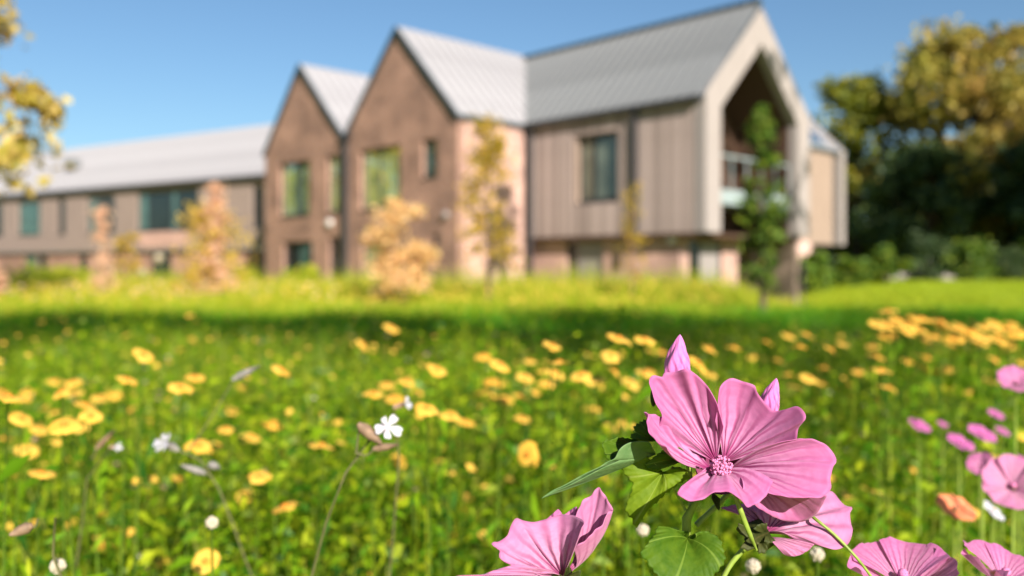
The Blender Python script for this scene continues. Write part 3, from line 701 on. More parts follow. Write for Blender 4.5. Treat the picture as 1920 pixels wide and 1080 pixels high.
# young trees in front of the houses
tree('young_tree', 'slim young tree with ochre leaves before the sunlit brick side wall', 'tree', P(918, 0, 17).x, 17, 3.9, (0.95, 3.85, lambda t: 0.66 * (1 - 0.68 * t)), 0.085, 2300, 'ochre_leaf', 0.05, seed=3, clumps=90, spread=0.45, limbs=16)
tree('columnar_tree', 'dark green columnar tree standing before the open portal', 'tree', P(1430, 0, 14.5).x, 14.5, 3.5, (0.65, 3.60, lambda t: 0.26 * (0.75 + 0.4 * math.sin(3.1 * min(t * 1.35, 1))) * (1 if t < .7 else 1 - (t - .7) * 2.3)), 0.08, 3000, 'green_leaf', 0.06, seed=5, clumps=70, spread=0.5)
tree('sapling', 'thin sparse sapling with ochre leaves in front of timber cladding', 'tree', P(1185, 0, 19).x, 19, 2.9, (0.7, 2.75, lambda t: 0.34 * (1 - 0.6 * t)), 0.07, 380, 'ochre_leaf', 0.022, seed=6, clumps=40, spread=0.5, bark='pinkbark')
tree('autumn_tree', 'rounded orange autumn tree before the larger brick gable', 'tree', P(757, 0, 16).x, 16, 2.3, (0.42, 2.15, lambda t: 0.56 * (1.0 - 0.25 * math.sin(6.5 * t)) * (1 if t < 0.75 else 1 - (t - .75) * 1.5)), 0.085, 4200, 'orange_leaf', 0.03, seed=8, clumps=34, spread=0.38)
tree('autumn_tree', 'golden young tree with pinkish spire before the long wing', 'tree', P(400, 0, 19).x, 19, 2.9, (0.35, 2.15, lambda t: 0.90 * (1 - 0.66 * t)), 0.085, 2400, 'yellow_leaf', 0.03, seed=9, clumps=50, spread=0.5, bark='pinkbark')
tree('columnar_shrub', 'salmon pink columnar shrub rising within the golden tree', 'shrub', P(407, 0, 18.6).x, 18.6, 2.9, (0.05, 2.75, lambda t: 0.40 * (1 - 0.85 * t)), 0.08, 1900, 'pink_leaf', 0.02, seed=10, clumps=46, spread=0.62, bark='pinkbark')
tree('columnar_shrub', 'salmon pink columnar shrub farthest left before the long wing', 'shrub', P(192, 0, 19.5).x, 19.5, 2.5, (0.1, 2.40, lambda t: 0.24 * (1 - 0.62 * t)), 0.07, 1100, 'pink_leaf', 0.02, seed=12, clumps=40, spread=0.75, bark='pinkbark')
tree('young_tree', 'faint yellow-green young tree beside the salmon columnar shrub at left', 'tree', P(238, 0, 21).x, 21, 2.2, (0.3, 1.95, lambda t: 0.42 * (1 - 0.6 * t)), 0.085, 700, 'ochre_leaf', 0.03, seed=13, clumps=40, spread=0.4, bark='pinkbark')
tree('columnar_shrub', 'pale pink shrub cut by the left edge of the picture', 'shrub', P(-8, 0, 16).x, 16, 1.1, (0.2, 0.98, lambda t: 0.16), 0.08, 500, 'pink_leaf', 0.02, seed=14, clumps=20, spread=0.4, bark='pinkbark')
# tree overhanging at the left edge, close by
tree('overhanging_tree', 'golden leaved tree hanging into the upper left corner', 'tree', -11.3, 15.0, 8.6, (2.5, 8.4, lambda t: 3.35 * (0.62 + 0.38 * math.sin(math.pi * min(1, 0.1 + t)))), 0.24, 9500, 'near_leaf', 0.2, seed=21, clumps=150, spread=0.13, limbs=30, stretch=1.7)
# big trees beyond the lawn at right
tree('broad_tree', 'tall golden-topped broad tree at the right edge', 'tree', 35.6, 66, 18, (3.0, 18.0, round_crown(8.0)), 0.5, 18000, 'gold_leaf', 0.45, seed=31, clumps=130, spread=0.20, limbs=20)
tree('broad_tree', 'dark green tree between the rear house and the golden tree', 'tree', 28.0, 70, 16, (1.5, 15.6, round_crown(4.3)), 0.5, 8000, 'olive_leaf', 0.35, seed=32, clumps=80, spread=0.24, limbs=14)
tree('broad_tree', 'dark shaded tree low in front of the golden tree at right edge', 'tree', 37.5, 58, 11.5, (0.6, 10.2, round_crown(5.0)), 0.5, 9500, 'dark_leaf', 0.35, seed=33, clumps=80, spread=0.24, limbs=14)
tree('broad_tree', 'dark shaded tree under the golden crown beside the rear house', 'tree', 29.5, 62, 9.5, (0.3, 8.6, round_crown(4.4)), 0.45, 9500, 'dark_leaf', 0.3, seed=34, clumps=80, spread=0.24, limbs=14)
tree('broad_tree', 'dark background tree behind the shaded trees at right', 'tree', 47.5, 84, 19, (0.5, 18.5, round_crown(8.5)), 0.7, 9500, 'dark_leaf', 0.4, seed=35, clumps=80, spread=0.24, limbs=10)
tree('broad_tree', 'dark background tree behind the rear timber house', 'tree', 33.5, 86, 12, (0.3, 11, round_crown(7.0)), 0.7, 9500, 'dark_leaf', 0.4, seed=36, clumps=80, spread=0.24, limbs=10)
# shrubs at the edge of the lawn
for i, (px, d, h, rr_, mt) in enumerate([(1530, 36, 1.6, 0.6, 'shrub_leaf'), (1592, 38, 1.2, 0.7, 'green_leaf'), (1662, 42, 1.6, 0.9, 'green_leaf'), (1738, 46, 2.3, 1.2, 'dark_leaf'), (1815, 46, 1.9, 1.4, 'green_leaf'), (1892, 48, 1.6, 1.3, 'dark_leaf'), (1955, 48, 1.7, 1.3, 'green_leaf')]):
    lab = ['small bright bush beside the rear timber house', 'low green bush in front of dark trees near rear house', 'green bush left of the stone edging', 'tall dark green bush behind left end of stone edging',
           'broad green bush in the middle of the stone edging', 'dark green bush near right end of stone edging', 'green bush cut by the right edge of the picture'][i]
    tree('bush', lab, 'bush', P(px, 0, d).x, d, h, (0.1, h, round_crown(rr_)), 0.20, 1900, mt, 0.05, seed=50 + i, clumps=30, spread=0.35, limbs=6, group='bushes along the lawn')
for i, (px, d, h, rr_) in enumerate([(70, 40, 1.1, 1.0), (130, 41, 1.0, 1.1), (460, 38, 1.0, 0.8), (560, 27, 1.05, 0.7)]):
    lab = ['low green bush before the long wing, second from left edge', 'low green bush before the long wing beneath its narrow window', 'low green bush at the foot of the long wing near brick gable', 'low green bush under the ground window of the middle gable'][i]
    tree('bush', lab, 'bush', P(px, 0, d).x, d, h, (0.05, h + .3, round_crown(rr_)), 0.16, 1500, 'sungrass', 0.04, seed=70 + i, clumps=26, spread=0.35, limbs=5, group='low bushes before the houses')
# stone edging
m = MB(); se = empty('stone_edging', (P(1790, 0, 50).x, 50, 0.2)); tag(se, 'low grey stone edging along the back of the lawn', 'edging')
rs = random.Random(4); sx = -5.0
m = MB(); m.box(-0.5, 0.5, -0.25, 0.25, 0, 1); stone_me = m.mesh('stone', M['stone'])
while sx < 12:
    wst = rs.uniform(0.5, 1.0); o = link('stone', stone_me, None, se); o.location = (sx + wst / 2, rs.uniform(-.05, .05), -0.1); o.scale = (wst - 0.03, 1, rs.uniform(0.38, 0.5)); sx += wst
# trees outside the frame that throw the shade over the meadow, the lawn trees and the portal, or show in the window glass
def shade(label, tx, ty, tz, dist, cr, hgt, lf, n, seed, clumps=60, spread=0.28):
    """a tree outside the frame whose crown centre throws its shade on the point (tx, ty, tz)"""
    x, y_ = tx + SUN_H.x * dist, ty + SUN_H.y * dist; zc = tz + dist * math.tan(SUN_EL)
    tree('shade_tree', label, 'tree', x, y_, zc + hgt / 2, (max(0.6, zc - hgt / 2), zc + hgt / 2, round_crown(cr)), lf, n, 'olive_leaf', 0.2, z=0, seed=seed, clumps=clumps, spread=spread, group='trees outside the picture')
shade('tree outside the picture shading the meadow at left', -5.0, 8.6, 0.2, 23, 2.7, 3.2, 0.34, 2400, 80)
shade('tree outside the picture shading the meadow left of centre', -1.2, 8.3, 0.2, 20, 2.2, 3.6, 0.34, 2000, 81)
shade('tree outside the picture shading the middle meadow', 2.6, 8.6, 0.2, 19, 2.2, 4.0, 0.34, 1700, 82)
shade('tree outside the picture shading the meadow before the lawn', 6.8, 10.0, 0.2, 19, 2.4, 4.0, 0.34, 1000, 83)
shade('tree outside the picture shading the dark trees', 36.0, 59.0, 3.5, 22, 6.0, 9.0, 0.7, 6000, 90, 90, 0.22)
shade('second tree outside the picture shading the dark trees', 29.0, 61.0, 3.0, 27, 5.5, 8.0, 0.7, 6000, 91, 90, 0.22)
shade('airy tree outside the picture dappling the portal and roof', 9.4, 28.2, 4.6, 26, 2.6, 7.0, 0.36, 600, 92, 40, 0.25)
shade('airy tree outside the picture shading the corner by the sunlit wall', -0.25, 29.85, 2.2, 22, 0.7, 3.6, 0.3, 500, 95, 22, 0.28)
tree('mirrored_tree', 'sunlit tree left of the picture mirrored in the gable windows', 'tree', -27.0, 33.5, 11, (0.8, 11, round_crown(4.5)), 0.5, 5000, 'yellow_leaf', 0.3, z=-.3, seed=93, clumps=60, spread=0.25, group='trees outside the picture')
tree('mirrored_tree', 'second sunlit tree left of the picture mirrored in windows', 'tree', -30.0, 40.5, 11, (0.8, 11, round_crown(4.5)), 0.5, 5000, 'olive_leaf', 0.3, z=-.3, seed=94, clumps=60, spread=0.25, group='trees outside the picture')

# small fixtures by the houses
def globe_on_post(px, py, d, rad, label):  # thin post with a plain cream ball on top
    p = P(px, py, d); zg = float(ground_z(np.array(p.x), np.array(p.y)))
    r = empty('garden_globe', (p.x, p.y, zg)); tag(r, label, 'fixture', 'globes on posts by the long wing')
    m = MB(); m.tube([(0, 0, 0), (0, 0, p.z - zg - rad)], [0.045, 0.04], 10); m.build('post', M['frame'], r)
    m = MB(); m.smooth = True; m.ball((0, 0, p.z - zg), rad, 16, 10); m.build('globe', M['globe'], r)
globe_on_post(298, 484, 30, 0.16, 'higher round white globe on a post by the dark doorway of long wing')
globe_on_post(268, 511, 28, 0.13, 'lower round white globe on a post by the dark doorway of long wing')
p = P(1506, 464, 24); r = empty('round_sign', (p.x, p.y, float(ground_z(np.array(p.x), np.array(p.y))))); tag(r, 'pale pink round sign on a short post beside the portal', 'sign')
hz = p.z - r.location.z
m = MB(); m.tube([(0, 0, 0), (0, 0, hz)], [0.03, 0.03], 10); m.build('post', M['gutter'], r)
m = MB(); m.tube([(0, -0.05, hz), (0, -0.09, hz)], [0.20, 0.20], 20); m.build('disc', M['sign'], r)

# ------------------------------------------------------------------ meadow vegetation (uncountable)
def wedge(n, d0, d1, rng, margin=0.4, power=1.0, xr=(-0.60, 0.60)):
    d = d0 + (d1 - d0) * rng.uniform(size=n) ** power
    return np.stack([rng.uniform(xr[0], xr[1], n) * d + rng.uniform(-margin, margin, n), d], 1)
rng = np.random.default_rng(77)
def canopy(d):   # height of the leafy mass with distance
    return np.interp(d, [0.6, 1.2, 2.5, 5, 10, 15], [0.44, 0.56, 0.60, 0.50, 0.38, 0.34])
def patch(xy, s, seed):  # clumpy density field 0..1
    r2 = np.random.default_rng(seed); v = np.zeros(len(xy))
    for k in range(5):
        a = r2.uniform(0, 6.28); f = s * (0.6 + k * 0.5)
        v += np.sin(xy[:, 0] * f * math.cos(a) + xy[:, 1] * f * math.sin(a) + r2.uniform(0, 6.28))
    return (v / 5 + 1) / 2
# leafy herbs near the camera
xy = wedge(30000, 0.9, 5.5, rng, 0.35, 0.8); pf = patch(xy, 4.0, 5)
h = canopy(xy[:, 1]) * (0.72 + 0.50 * pf + rng.normal(size=len(xy)) * 0.12)
h = np.minimum(h, CAMZ - xy[:, 1] * 0.03)
lx = rng.normal(size=(len(xy), 2)) * 0.06
nl = 18
t = np.tile(np.linspace(0.22, 1.0, nl), len(xy)); rep = np.repeat(np.arange(len(xy)), nl)
base = np.stack([xy[rep, 0] + lx[rep, 0] * t ** 2, xy[rep, 1] + lx[rep, 1] * t ** 2, h[rep] * t], 1)
ang = rng.uniform(0, 6.283, len(rep)); el = rng.normal(0.45, 0.4, len(rep))
dr = np.stack([np.cos(ang) * np.cos(el), np.sin(ang) * np.cos(el), np.sin(el)], 1)
L = (rng.uniform(0.018, 0.048, len(rep)) * (1.15 - 0.45 * t))[:, None]
sd = unit(np.cross(dr, np.array([0, 0, 1.0]) + rng.normal(size=(len(rep), 3)) * 0.8)); up = np.cross(sd, dr)
wd_ = L * rng.uniform(0.10, 0.24, len(rep))[:, None]
a = base; mid = base + dr * L * 0.55; tip = base + dr * L - np.array([0, 0, 1.0]) * L * 0.18
vv = np.stack([a, mid + sd * wd_ + up * wd_ * 0.3, tip, mid - sd * wd_ + up * wd_ * 0.3], 1).reshape(-1, 3)
ii = np.arange(len(rep))[:, None] * 4
qq = np.concatenate([ii + np.array([[0, 1, 2]]), ii + np.array([[0, 2, 3]])], 1).reshape(-1, 3)
tag(link('meadow_herbs', np_mesh('meadow_herbs', vv, qq, M['herb']), None), 'leafy green herbs of the near meadow', None, None, 'stuff')
v, q = blades(xy + 0, np.zeros(len(xy)), h * 1.0, np.full(len(xy), 0.0022), np.abs(rng.normal(size=len(xy))) * 0.25, rng, 2)
tag(link('meadow_stems', np_mesh('meadow_stems', v, q, M['blade']), None), 'thin upright stems of the near meadow', None, None, 'stuff')
xy = wedge(36000, 0.9, 6.0, rng, 0.3, 0.8); hb_ = canopy(xy[:, 1]) * rng.uniform(0.55, 1.3, len(xy))
v, q = blades(xy, np.zeros(len(xy)), hb_, rng.uniform(0.002, 0.0048, len(xy)), np.abs(rng.normal(0.35, 0.3, len(xy))), rng, 3)
tag(link('meadow_grass', np_mesh('meadow_grass', v, q, M['blade'], True), None), 'tall grass blades of the near meadow', None, None, 'stuff')
# broader pale leaves catching the sun among the herbs
bl = wedge(3800, 1.45, 5.0, rng, 0.3, 0.8); cz = canopy(bl[:, 1]) * rng.uniform(0.55, 1.1, len(bl))
v, q = leaf_cloud(np.concatenate([bl, cz[:, None]], 1), 0.042, rng, 2.6, 0.5)
tag(link('broad_leaves', np_mesh('broad_leaves', v, q, M['broad']), None), 'pale broad leaves scattered through the near meadow', None, None, 'stuff')
# middle meadow, in the shade
xy = wedge(70000, 5.0, 15.0, rng, 0.5, 0.8); hm = canopy(xy[:, 1]) * rng.uniform(0.5, 1.15, len(xy)) * (0.8 + 0.4 * patch(xy, 1.2, 9))
v, q = blades(xy, np.zeros(len(xy)), hm, rng.uniform(0.006, 0.014, len(xy)), np.abs(rng.normal(0.3, 0.25, len(xy))), rng, 2)
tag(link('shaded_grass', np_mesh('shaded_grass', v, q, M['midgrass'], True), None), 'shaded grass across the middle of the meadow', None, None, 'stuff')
# tall sunny growth before the houses
xy = wedge(66000, 11.5, 24.0, rng, 0.5, 0.9, (-0.62, 0.31))
xy = xy[rng.uniform(size=len(xy)) < np.clip((xy[:, 1] - 11.5) / 3.0, 0.03, 1)]
keep = (np.abs(xy[:, 0] / xy[:, 1]) < 0.64); xy = xy[keep]
wgt = 1 - np.clip((xy[:, 0] / xy[:, 1] - 0.24) / 0.06, 0, 1)
hs = np.interp(xy[:, 1], [14, 16, 20, 24], [0.36, 0.45, 0.66, 0.86]) * rng.uniform(0.5, 1.15, len(xy)) * (0.35 + 1.35 * patch(xy, 1.1, 12)) * (0.35 + 0.65 * wgt)
z0 = ground_z(xy[:, 0], xy[:, 1]); hs = hs + np.clip(-z0, 0, 1) * 0.75
v, q = blades(xy, z0, hs, rng.uniform(0.016, 0.03, len(xy)), np.abs(rng.normal(0.25, 0.2, len(xy))), rng, 2)
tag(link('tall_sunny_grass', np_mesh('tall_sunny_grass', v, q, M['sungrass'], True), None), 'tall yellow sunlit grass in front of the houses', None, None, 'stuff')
# mown lawn at right
xy = wedge(45000, 13.0, 46.0, rng, 0.5, 1.2, (0.24, 0.62)); z0 = ground_z(xy[:, 0], xy[:, 1])
v, q = blades(xy, z0, rng.uniform(0.06, 0.16, len(xy)), rng.uniform(0.02, 0.05, len(xy)), np.abs(rng.normal(0.4, 0.3, len(xy))), rng, 1)
tag(link('lawn_grass', np_mesh('lawn_grass', v, q, M['lawn']), None), 'bright mown lawn grass at the right', None, None, 'stuff')

# ------------------------------------------------------------------ mallow (the flowers in focus)
def resample(pts, n):
    """even resampling of a polyline, lightly rounded (Catmull-Rom)"""
    p = [Vector(a) for a in pts]; p = [p[0] * 2 - p[1]] + p + [p[-1] * 2 - p[-2]]
    out = []
    for i in range(1, len(p) - 2):
        for k in range(8):
            t = k / 8.0; a, b, c, d = p[i - 1], p[i], p[i + 1], p[i + 2]
            out.append(0.5 * ((2 * b) + (c - a) * t + (2 * a - 5 * b + 4 * c - d) * t * t + (3 * b - a - 3 * c + d) * t ** 3))
    out.append(p[-2]); L = [0.0]
    for a, b in zip(out[:-1], out[1:]): L.append(L[-1] + (b - a).length)
    res = []; j = 0
    for k in range(n):
        t = L[-1] * k / (n - 1)
        while j < len(L) - 2 and L[j + 1] < t: j += 1
        f = (t - L[j]) / max(1e-9, L[j + 1] - L[j]); res.append(out[j].lerp(out[j + 1], min(1, max(0, f))))
    return res

def fan(mb, base, edge, bow=0.0, ridge=0.0, belly=0.0, ns=64, nr=26, origin=None, frill=0.0, teeth=0, tooth=0.0, r0=0.0, nridge=7, curl=0.0, thick=0.0):
    """surface swept from a base point to a rim. bow lifts the middle towards the camera, belly swells the sides, ridge pleats it"""
    o = origin or Vector((0, 0, 0)); base = Vector(base); E = resample(edge, ns)
    mid = E[ns // 2] - base; span = E[-1] - E[0]
    nrm = mid.cross(span); nrm = nrm.normalized() if nrm.length > 1e-9 else Vector((0, -1, 0))
    if nrm.y > 0: nrm = -nrm
    rows, uvs = [], []; rn = random.Random(int(abs(base.x) * 1e6) + ns)
    ph = [rn.uniform(0, 6.28) for _ in range(4)]
    for i in range(nr + 1):
        r = r0 + (1 - r0) * i / nr; row, ur = [], []
        for k in range(ns):
            s = k / (ns - 1); e = E[k]
            ray = e - base
            if teeth:
                e = e + ray.normalized() * (tooth * (abs(((s * teeth) % 1.0) * 2 - 1) - 0.5)); ray = e - base
            p = base + ray * r
            p += span.normalized() * (belly * (s - 0.5) * 2 * r * (1 - r) * 4)
            lift = bow * 4 * r * (1 - r) + ridge * math.cos(2 * math.pi * nridge * s) * (r ** 0.6) * (1 - r) ** 0.7 * 2
            lift += frill * r ** 4 * (math.sin(11 * s + ph[0]) + 0.7 * math.sin(23 * s + ph[1]) + 0.4 * math.sin(41 * s + ph[2]))
            lift += frill * 0.5 * r ** 9 * math.sin(67 * s + ph[3])
            lift += curl * r ** 6
            p += nrm * lift
            row.append(p - o); ur.append((s, r))
        rows.append(row); uvs.append(ur)
    mb.grid(rows, uvs)

def PX(lst, d):
    """list of (px, py, depth offset) -> points"""
    return [P(a[0], a[1], d + (a[2] if len(a) > 2 else 0.0)) for a in lst]
def patch_obj(name, mat, parent, specs, origin):
    mb = MB(); mb.smooth = True
    for sp in specs: fan(mb, origin=origin, **sp)
    o = mb.build(name, mat, parent)
    md = o.modifiers.new('thickness', 'SOLIDIFY'); md.thickness = 0.00025; md.offset = 0
    return o
def tube_obj(name, mat, parent, pts, radii, origin, n=10):
    mb = MB(); mb.smooth = True
    P_ = resample([Vector(p) - origin for p in pts], max(8, 4 * len(pts)))
    rr = [float(np.interp(i / (len(P_) - 1), np.linspace(0, 1, len(radii)), radii)) for i in range(len(P_))]
    mb.tube(P_, rr, n)
    return mb.build(name, mat, parent)

D0 = 0.40
st = P(1290, 1040, D0 + 0.022); root = Vector((st.x, st.y, 0.0))
mp_ = empty('mallow_plant', root); tag(mp_, 'pink mallow plant in sharp focus with wide open flower and buds, lower right', 'flower')
# stem from ground to flower
tube_obj('stem', M['mstem'], mp_, [root, root + Vector((0.004, 0, 0.35)), P(1287, 1085, D0 + .022), P(1290, 1010, D0 + .022), P(1304, 940, D0 + .024), P(1322, 905, D0 + .024)], [0.0034, 0.0034, 0.0032, 0.0030, 0.0028, 0.0022], root)
C_ = P(1346, 884, D0 + 0.012)
m = MB(); m.smooth = True; ax = (P(1346, 884, D0 + .016) - root)
m.tube([P(1330, 915, D0 + .026) - root, P(1338, 903, D0 + .022) - root, P(1345, 890, D0 + .016) - root], [0.002, 0.0062, 0.0050], 12)
fl = m.build('flower', M['calyx'], mp_)
bs = [P(1336, 882, D0 + .011), P(1344, 868, D0 + .014), P(1356, 868, D0 + .014), P(1366, 880, D0 + .010), P(1350, 894, D0 + .006)]
patch_obj('petal', M['pink'], fl, [dict(base=bs[0], edge=PX([(1250, 846, -.012), (1226, 817, -.014), (1217, 797, -.012), (1215, 783, -.008), (1207, 773, -.002), (1226, 779, .004), (1250, 782, .009), (1290, 766, .030)], D0), bow=-0.004, ridge=0.0007, frill=0.0008)], root)
patch_obj('petal', M['pink'], fl, [dict(base=bs[1], edge=PX([(1234, 814, .008), (1236, 796, .006), (1241, 777, .004), (1229, 755, .006), (1222, 732, .008), (1217, 715, .010), (1225, 704, .012), (1242, 707, .012), (1246, 699, .012), (1264, 698, .012), (1285, 691, .008), (1301, 699, .010), (1324, 721, .010), (1341, 749, .008), (1349, 772, .008), (1357, 800, .008)], D0), bow=-0.0032, ridge=0.0006, belly=0.0006, frill=0.0004)], root)
patch_obj('petal', M['pink'], fl, [dict(base=bs[2], edge=PX([(1341, 790, .010), (1345, 765, .009), (1347, 738, .010), (1354, 720, .012), (1371, 709, .014), (1392, 715, .014), (1414, 722, .012), (1419, 734, .010), (1433, 753, .008), (1448, 769, .006), (1458, 771, .004), (1475, 767, .000), (1495, 762, -.004), (1508, 773, -.008), (1510, 786, -.010), (1497, 803, -.006), (1494, 824, -.004), (1490, 836, -.004)], D0), bow=-0.0032, ridge=0.0007, frill=0.0005)], root)
patch_obj('petal', M['pink'], fl, [dict(base=bs[3], edge=PX([(1480, 826, -.010), (1506, 822, -.010), (1532, 827, -.010), (1553, 838, -.010), (1567, 858, -.012), (1563, 872, -.016), (1557, 895, -.018), (1558, 914, -.019), (1548, 928, -.020), (1530, 934, -.021), (1490, 934, -.021), (1440, 924, -.019)], D0), bow=0.004, ridge=0.0008, frill=0.0006)], root)
patch_obj('petal', M['pink'], fl, [dict(base=P(1350, 884, D0 + .003), edge=PX([(1308, 894, -.012), (1288, 910, -.020), (1270, 926, -.026), (1283, 937, -.027), (1306, 937, -.027), (1332, 927, -.026), (1358, 919, -.026), (1380, 927, -.028), (1394, 943, -.028), (1406, 954, -.026), (1422, 946, -.023), (1438, 926, -.020), (1450, 900, -.014)], D0), bow=0.003, ridge=0.0006, frill=0.0006),
    dict(base=bs[3], edge=PX([(1392, 925, -.016), (1412, 946, -.012), (1428, 957, -.008), (1446, 966, -.004), (1469, 976, .002), (1496, 979, .004), (1519, 972, .002), (1536, 956, -.004), (1551, 930, -.012)], D0), bow=0.007, ridge=0.0005, frill=0.0004)], root)
m = MB(); m.smooth = True   # dark throat closing the funnel
m.tube([P(1350, 884, D0 + .023) - root, P(1350, 883, D0 + .0215) - root, P(1350, 882, D0 + .0195) - root], [0.0005, 0.006, 0.0115], 20, cap=False)
m.build('throat', M['throat'], fl)
# stamens
m = MB(); m.smooth = True; rn = random.Random(5)
cs_ = P(1352, 875, D0 - 0.0095) - root; back = P(1348, 882, D0 + 0.012) - root
m.tube([back, cs_], [0.0018, 0.0034], 10)
axd = (cs_ - back).normalized()
for k in range(190):
    dv = Vector((rn.gauss(0, 1), rn.gauss(0, 1), rn.gauss(0, 1))).normalized()
    if dv.dot(axd) < -0.5: continue
    c = cs_ + dv * 0.0044 * rn.uniform(0.86, 1.10); m.ball(c, rn.uniform(0.0005, 0.0008), 6, 4)
m.build('stamen_column', M['anther'], fl)
m = MB()
for k in range(22):
    dv = Vector((rn.gauss(0, 1), rn.gauss(0, 1), rn.gauss(0, 1))).normalized()
    if dv.dot(axd) < -0.2: continue
    m.ball(cs_ + dv * 0.0051, 0.00042, 5, 4)
tag(m.build('dark_stamens', M['anther_dark'], fl), kind='stuff')
# sepals under the flower
for pts in ([(1336, 922), (1350, 935), (1348, 958), (1334, 934)], [(1318, 900), (1308, 918), (1300, 905)]):
    patch_obj('sepal', M['calyx'], fl, [dict(base=P(pts[0][0], pts[0][1], D0 + .012), edge=PX(pts[1:], D0 + .008), ns=10, nr=6)], root)
# buds
def bud(parent, base, tip, rad, origin, twist=1.6):
    b = Vector(base) - origin; t = Vector(tip) - origin; a = (t - b); L = a.length; a.normalize()
    s = a.cross(Vector((0, 1, 0))).normalized(); w = a.cross(s); m = MB(); m.smooth = True; rows, uv = [], []
    for i in range(25):
        u_ = i / 24; prof = (math.sin(math.pi * (0.22 + 0.78 * u_)) ** 0.75) * (1 - 0.35 * u_); row, ur = [], []
        for j in range(41):
            ph = 2 * math.pi * j / 40
            rr = rad * prof * (1 + 0.13 * math.cos(5 * (ph - twist * u_)) + 0.05 * math.cos(13 * ph + 3 * u_)) + 0.0001
            row.append(b + a * L * u_ + (s * math.cos(ph) + w * math.sin(ph)) * rr); ur.append((j / 40 + u_ * 0.25, 0.3 + 0.7 * u_))
        rows.append(row); uv.append(ur)
    m.grid(rows, uv); return m.build('bud', M['bud'], parent)
b1 = bud(mp_, P(1266, 722, D0 + .022), P(1275, 627, D0 + .020), 0.0066, root)
tube_obj('stalk', M['mstem'], b1, [P(1266, 724, D0 + .022), P(1272, 790, D0 + .026), P(1292, 880, D0 + .028), P(1296, 960, D0 + .024)], [0.0012, 0.0013, 0.0014], root)
b2 = bud(mp_, P(1436, 778, D0 + .020), P(1456, 709, D0 + .018), 0.0048, root)
tube_obj('stalk', M['mstem'], b2, [P(1436, 780, D0 + .020), P(1420, 840, D0 + .026), P(1370, 920, D0 + .028), P(1305, 985, D0 + .024)], [0.0010, 0.0012, 0.0014], root)
m = MB(); m.smooth = True; m.ball(P(1225, 745, D0 + .020) - root, 0.003, 10, 8, (0.5, 1, 1.5)); m.build('bract', M['calyx'], b1)
# second flower, seen from the side behind the first
q0 = lambda x, y, d: P(1320 + x / 2.92, 690 + y / 2.92, d)
Q = lambda l, d: [q0(a[0], a[1], d + (a[2] if len(a) > 2 else 0)) for a in l]
D1 = 0.412
m = MB(); m.smooth = True
m.tube([q0(240, 965, D1) - root, q0(285, 925, D1) - root, q0(345, 895, D1) - root], [0.0025, 0.0075, 0.0068], 12)
f2 = m.build('flower', M['calyx'], mp_)
for pts in ([(285, 900), (190, 850), (180, 890), (230, 930)], [(250, 930), (200, 985), (250, 1000), (300, 960)], [(300, 930), (300, 1015), (340, 1010), (350, 960)], [(330, 900), (345, 850), (300, 855), (270, 880)], [(340, 915), (390, 945), (360, 960), (330, 950)]):
    patch_obj('sepal', M['calyx'], f2, [dict(base=q0(*pts[0], D1 - .004), edge=Q(pts[1:], D1 - .010), ns=12, nr=6, bow=0.001, teeth=3, tooth=0.0008)], root)
patch_obj('petal', M['pink_pale'], f2, [dict(base=q0(340, 905, D1), edge=Q([(240, 770, .006), (320, 740, .008), (450, 720, .010), (600, 690, .010), (700, 678, .010), (770, 757, .006), (812, 768, .004), (798, 800, 0), (806, 850, -.004), (815, 885, -.008), (795, 950, -.012), (735, 994, -.014), (660, 985, -.014), (598, 966, -.012), (480, 940, -.008)], D1), bow=0.004, ridge=0.0007, frill=0.0006)], root)
patch_obj('petal', M['pink_pale'], f2, [dict(base=q0(350, 925, D1 - .002), edge=Q([(395, 962, -.006), (430, 1014, -.010), (490, 1033, -.012), (550, 1012, -.013), (604, 966, -.014)], D1), bow=0.003, frill=0.0004)], root)
patch_obj('petal', M['pink_pale'], f2, [dict(base=q0(325, 890, D1 + .002), edge=Q([(262, 866, .0), (205, 800, .006), (150, 785, .006), (92, 770, .008), (160, 752, .010), (240, 740, .012), (330, 750, .012)], D1), bow=0.002, ridge=0.0006, frill=0.0004)], root)
tube_obj('stalk', M['mstem'], f2, [q0(235, 972, D1), P(1370, 1058, D1), P(1345, 1100, D1), P(1300, 1150, D0 + .03)], [0.0013, 0.0012, 0.0014], root)
# narrow bract hanging in front, and thin stalk crossing to the right
tube_obj('stalk', M['mstem'], mp_, [P(1372, 912, D0 - .002), P(1384, 945, D0 - .006), P(1401, 990, D0 - .004), P(1420, 1034, D0 + .004)], [0.0008, 0.0013, 0.0011, 0.0004], root)
tube_obj('stalk', M['mstem'], mp_, [P(1500, 945, D0 + .03), P(1524, 969, D0 + .005), P(1565, 1003, D0), P(1608, 1048, D0 - .004), P(1640, 1090, D0 - .004)], [0.0007, 0.0008, 0.0007, 0.0006], root)
tube_obj('stalk', M['mstem'], mp_, [P(1242, 886, D0 + .016), P(1262, 915, D0 + .020), P(1285, 956, D0 + .024)], [0.0005, 0.0006, 0.0007], root)
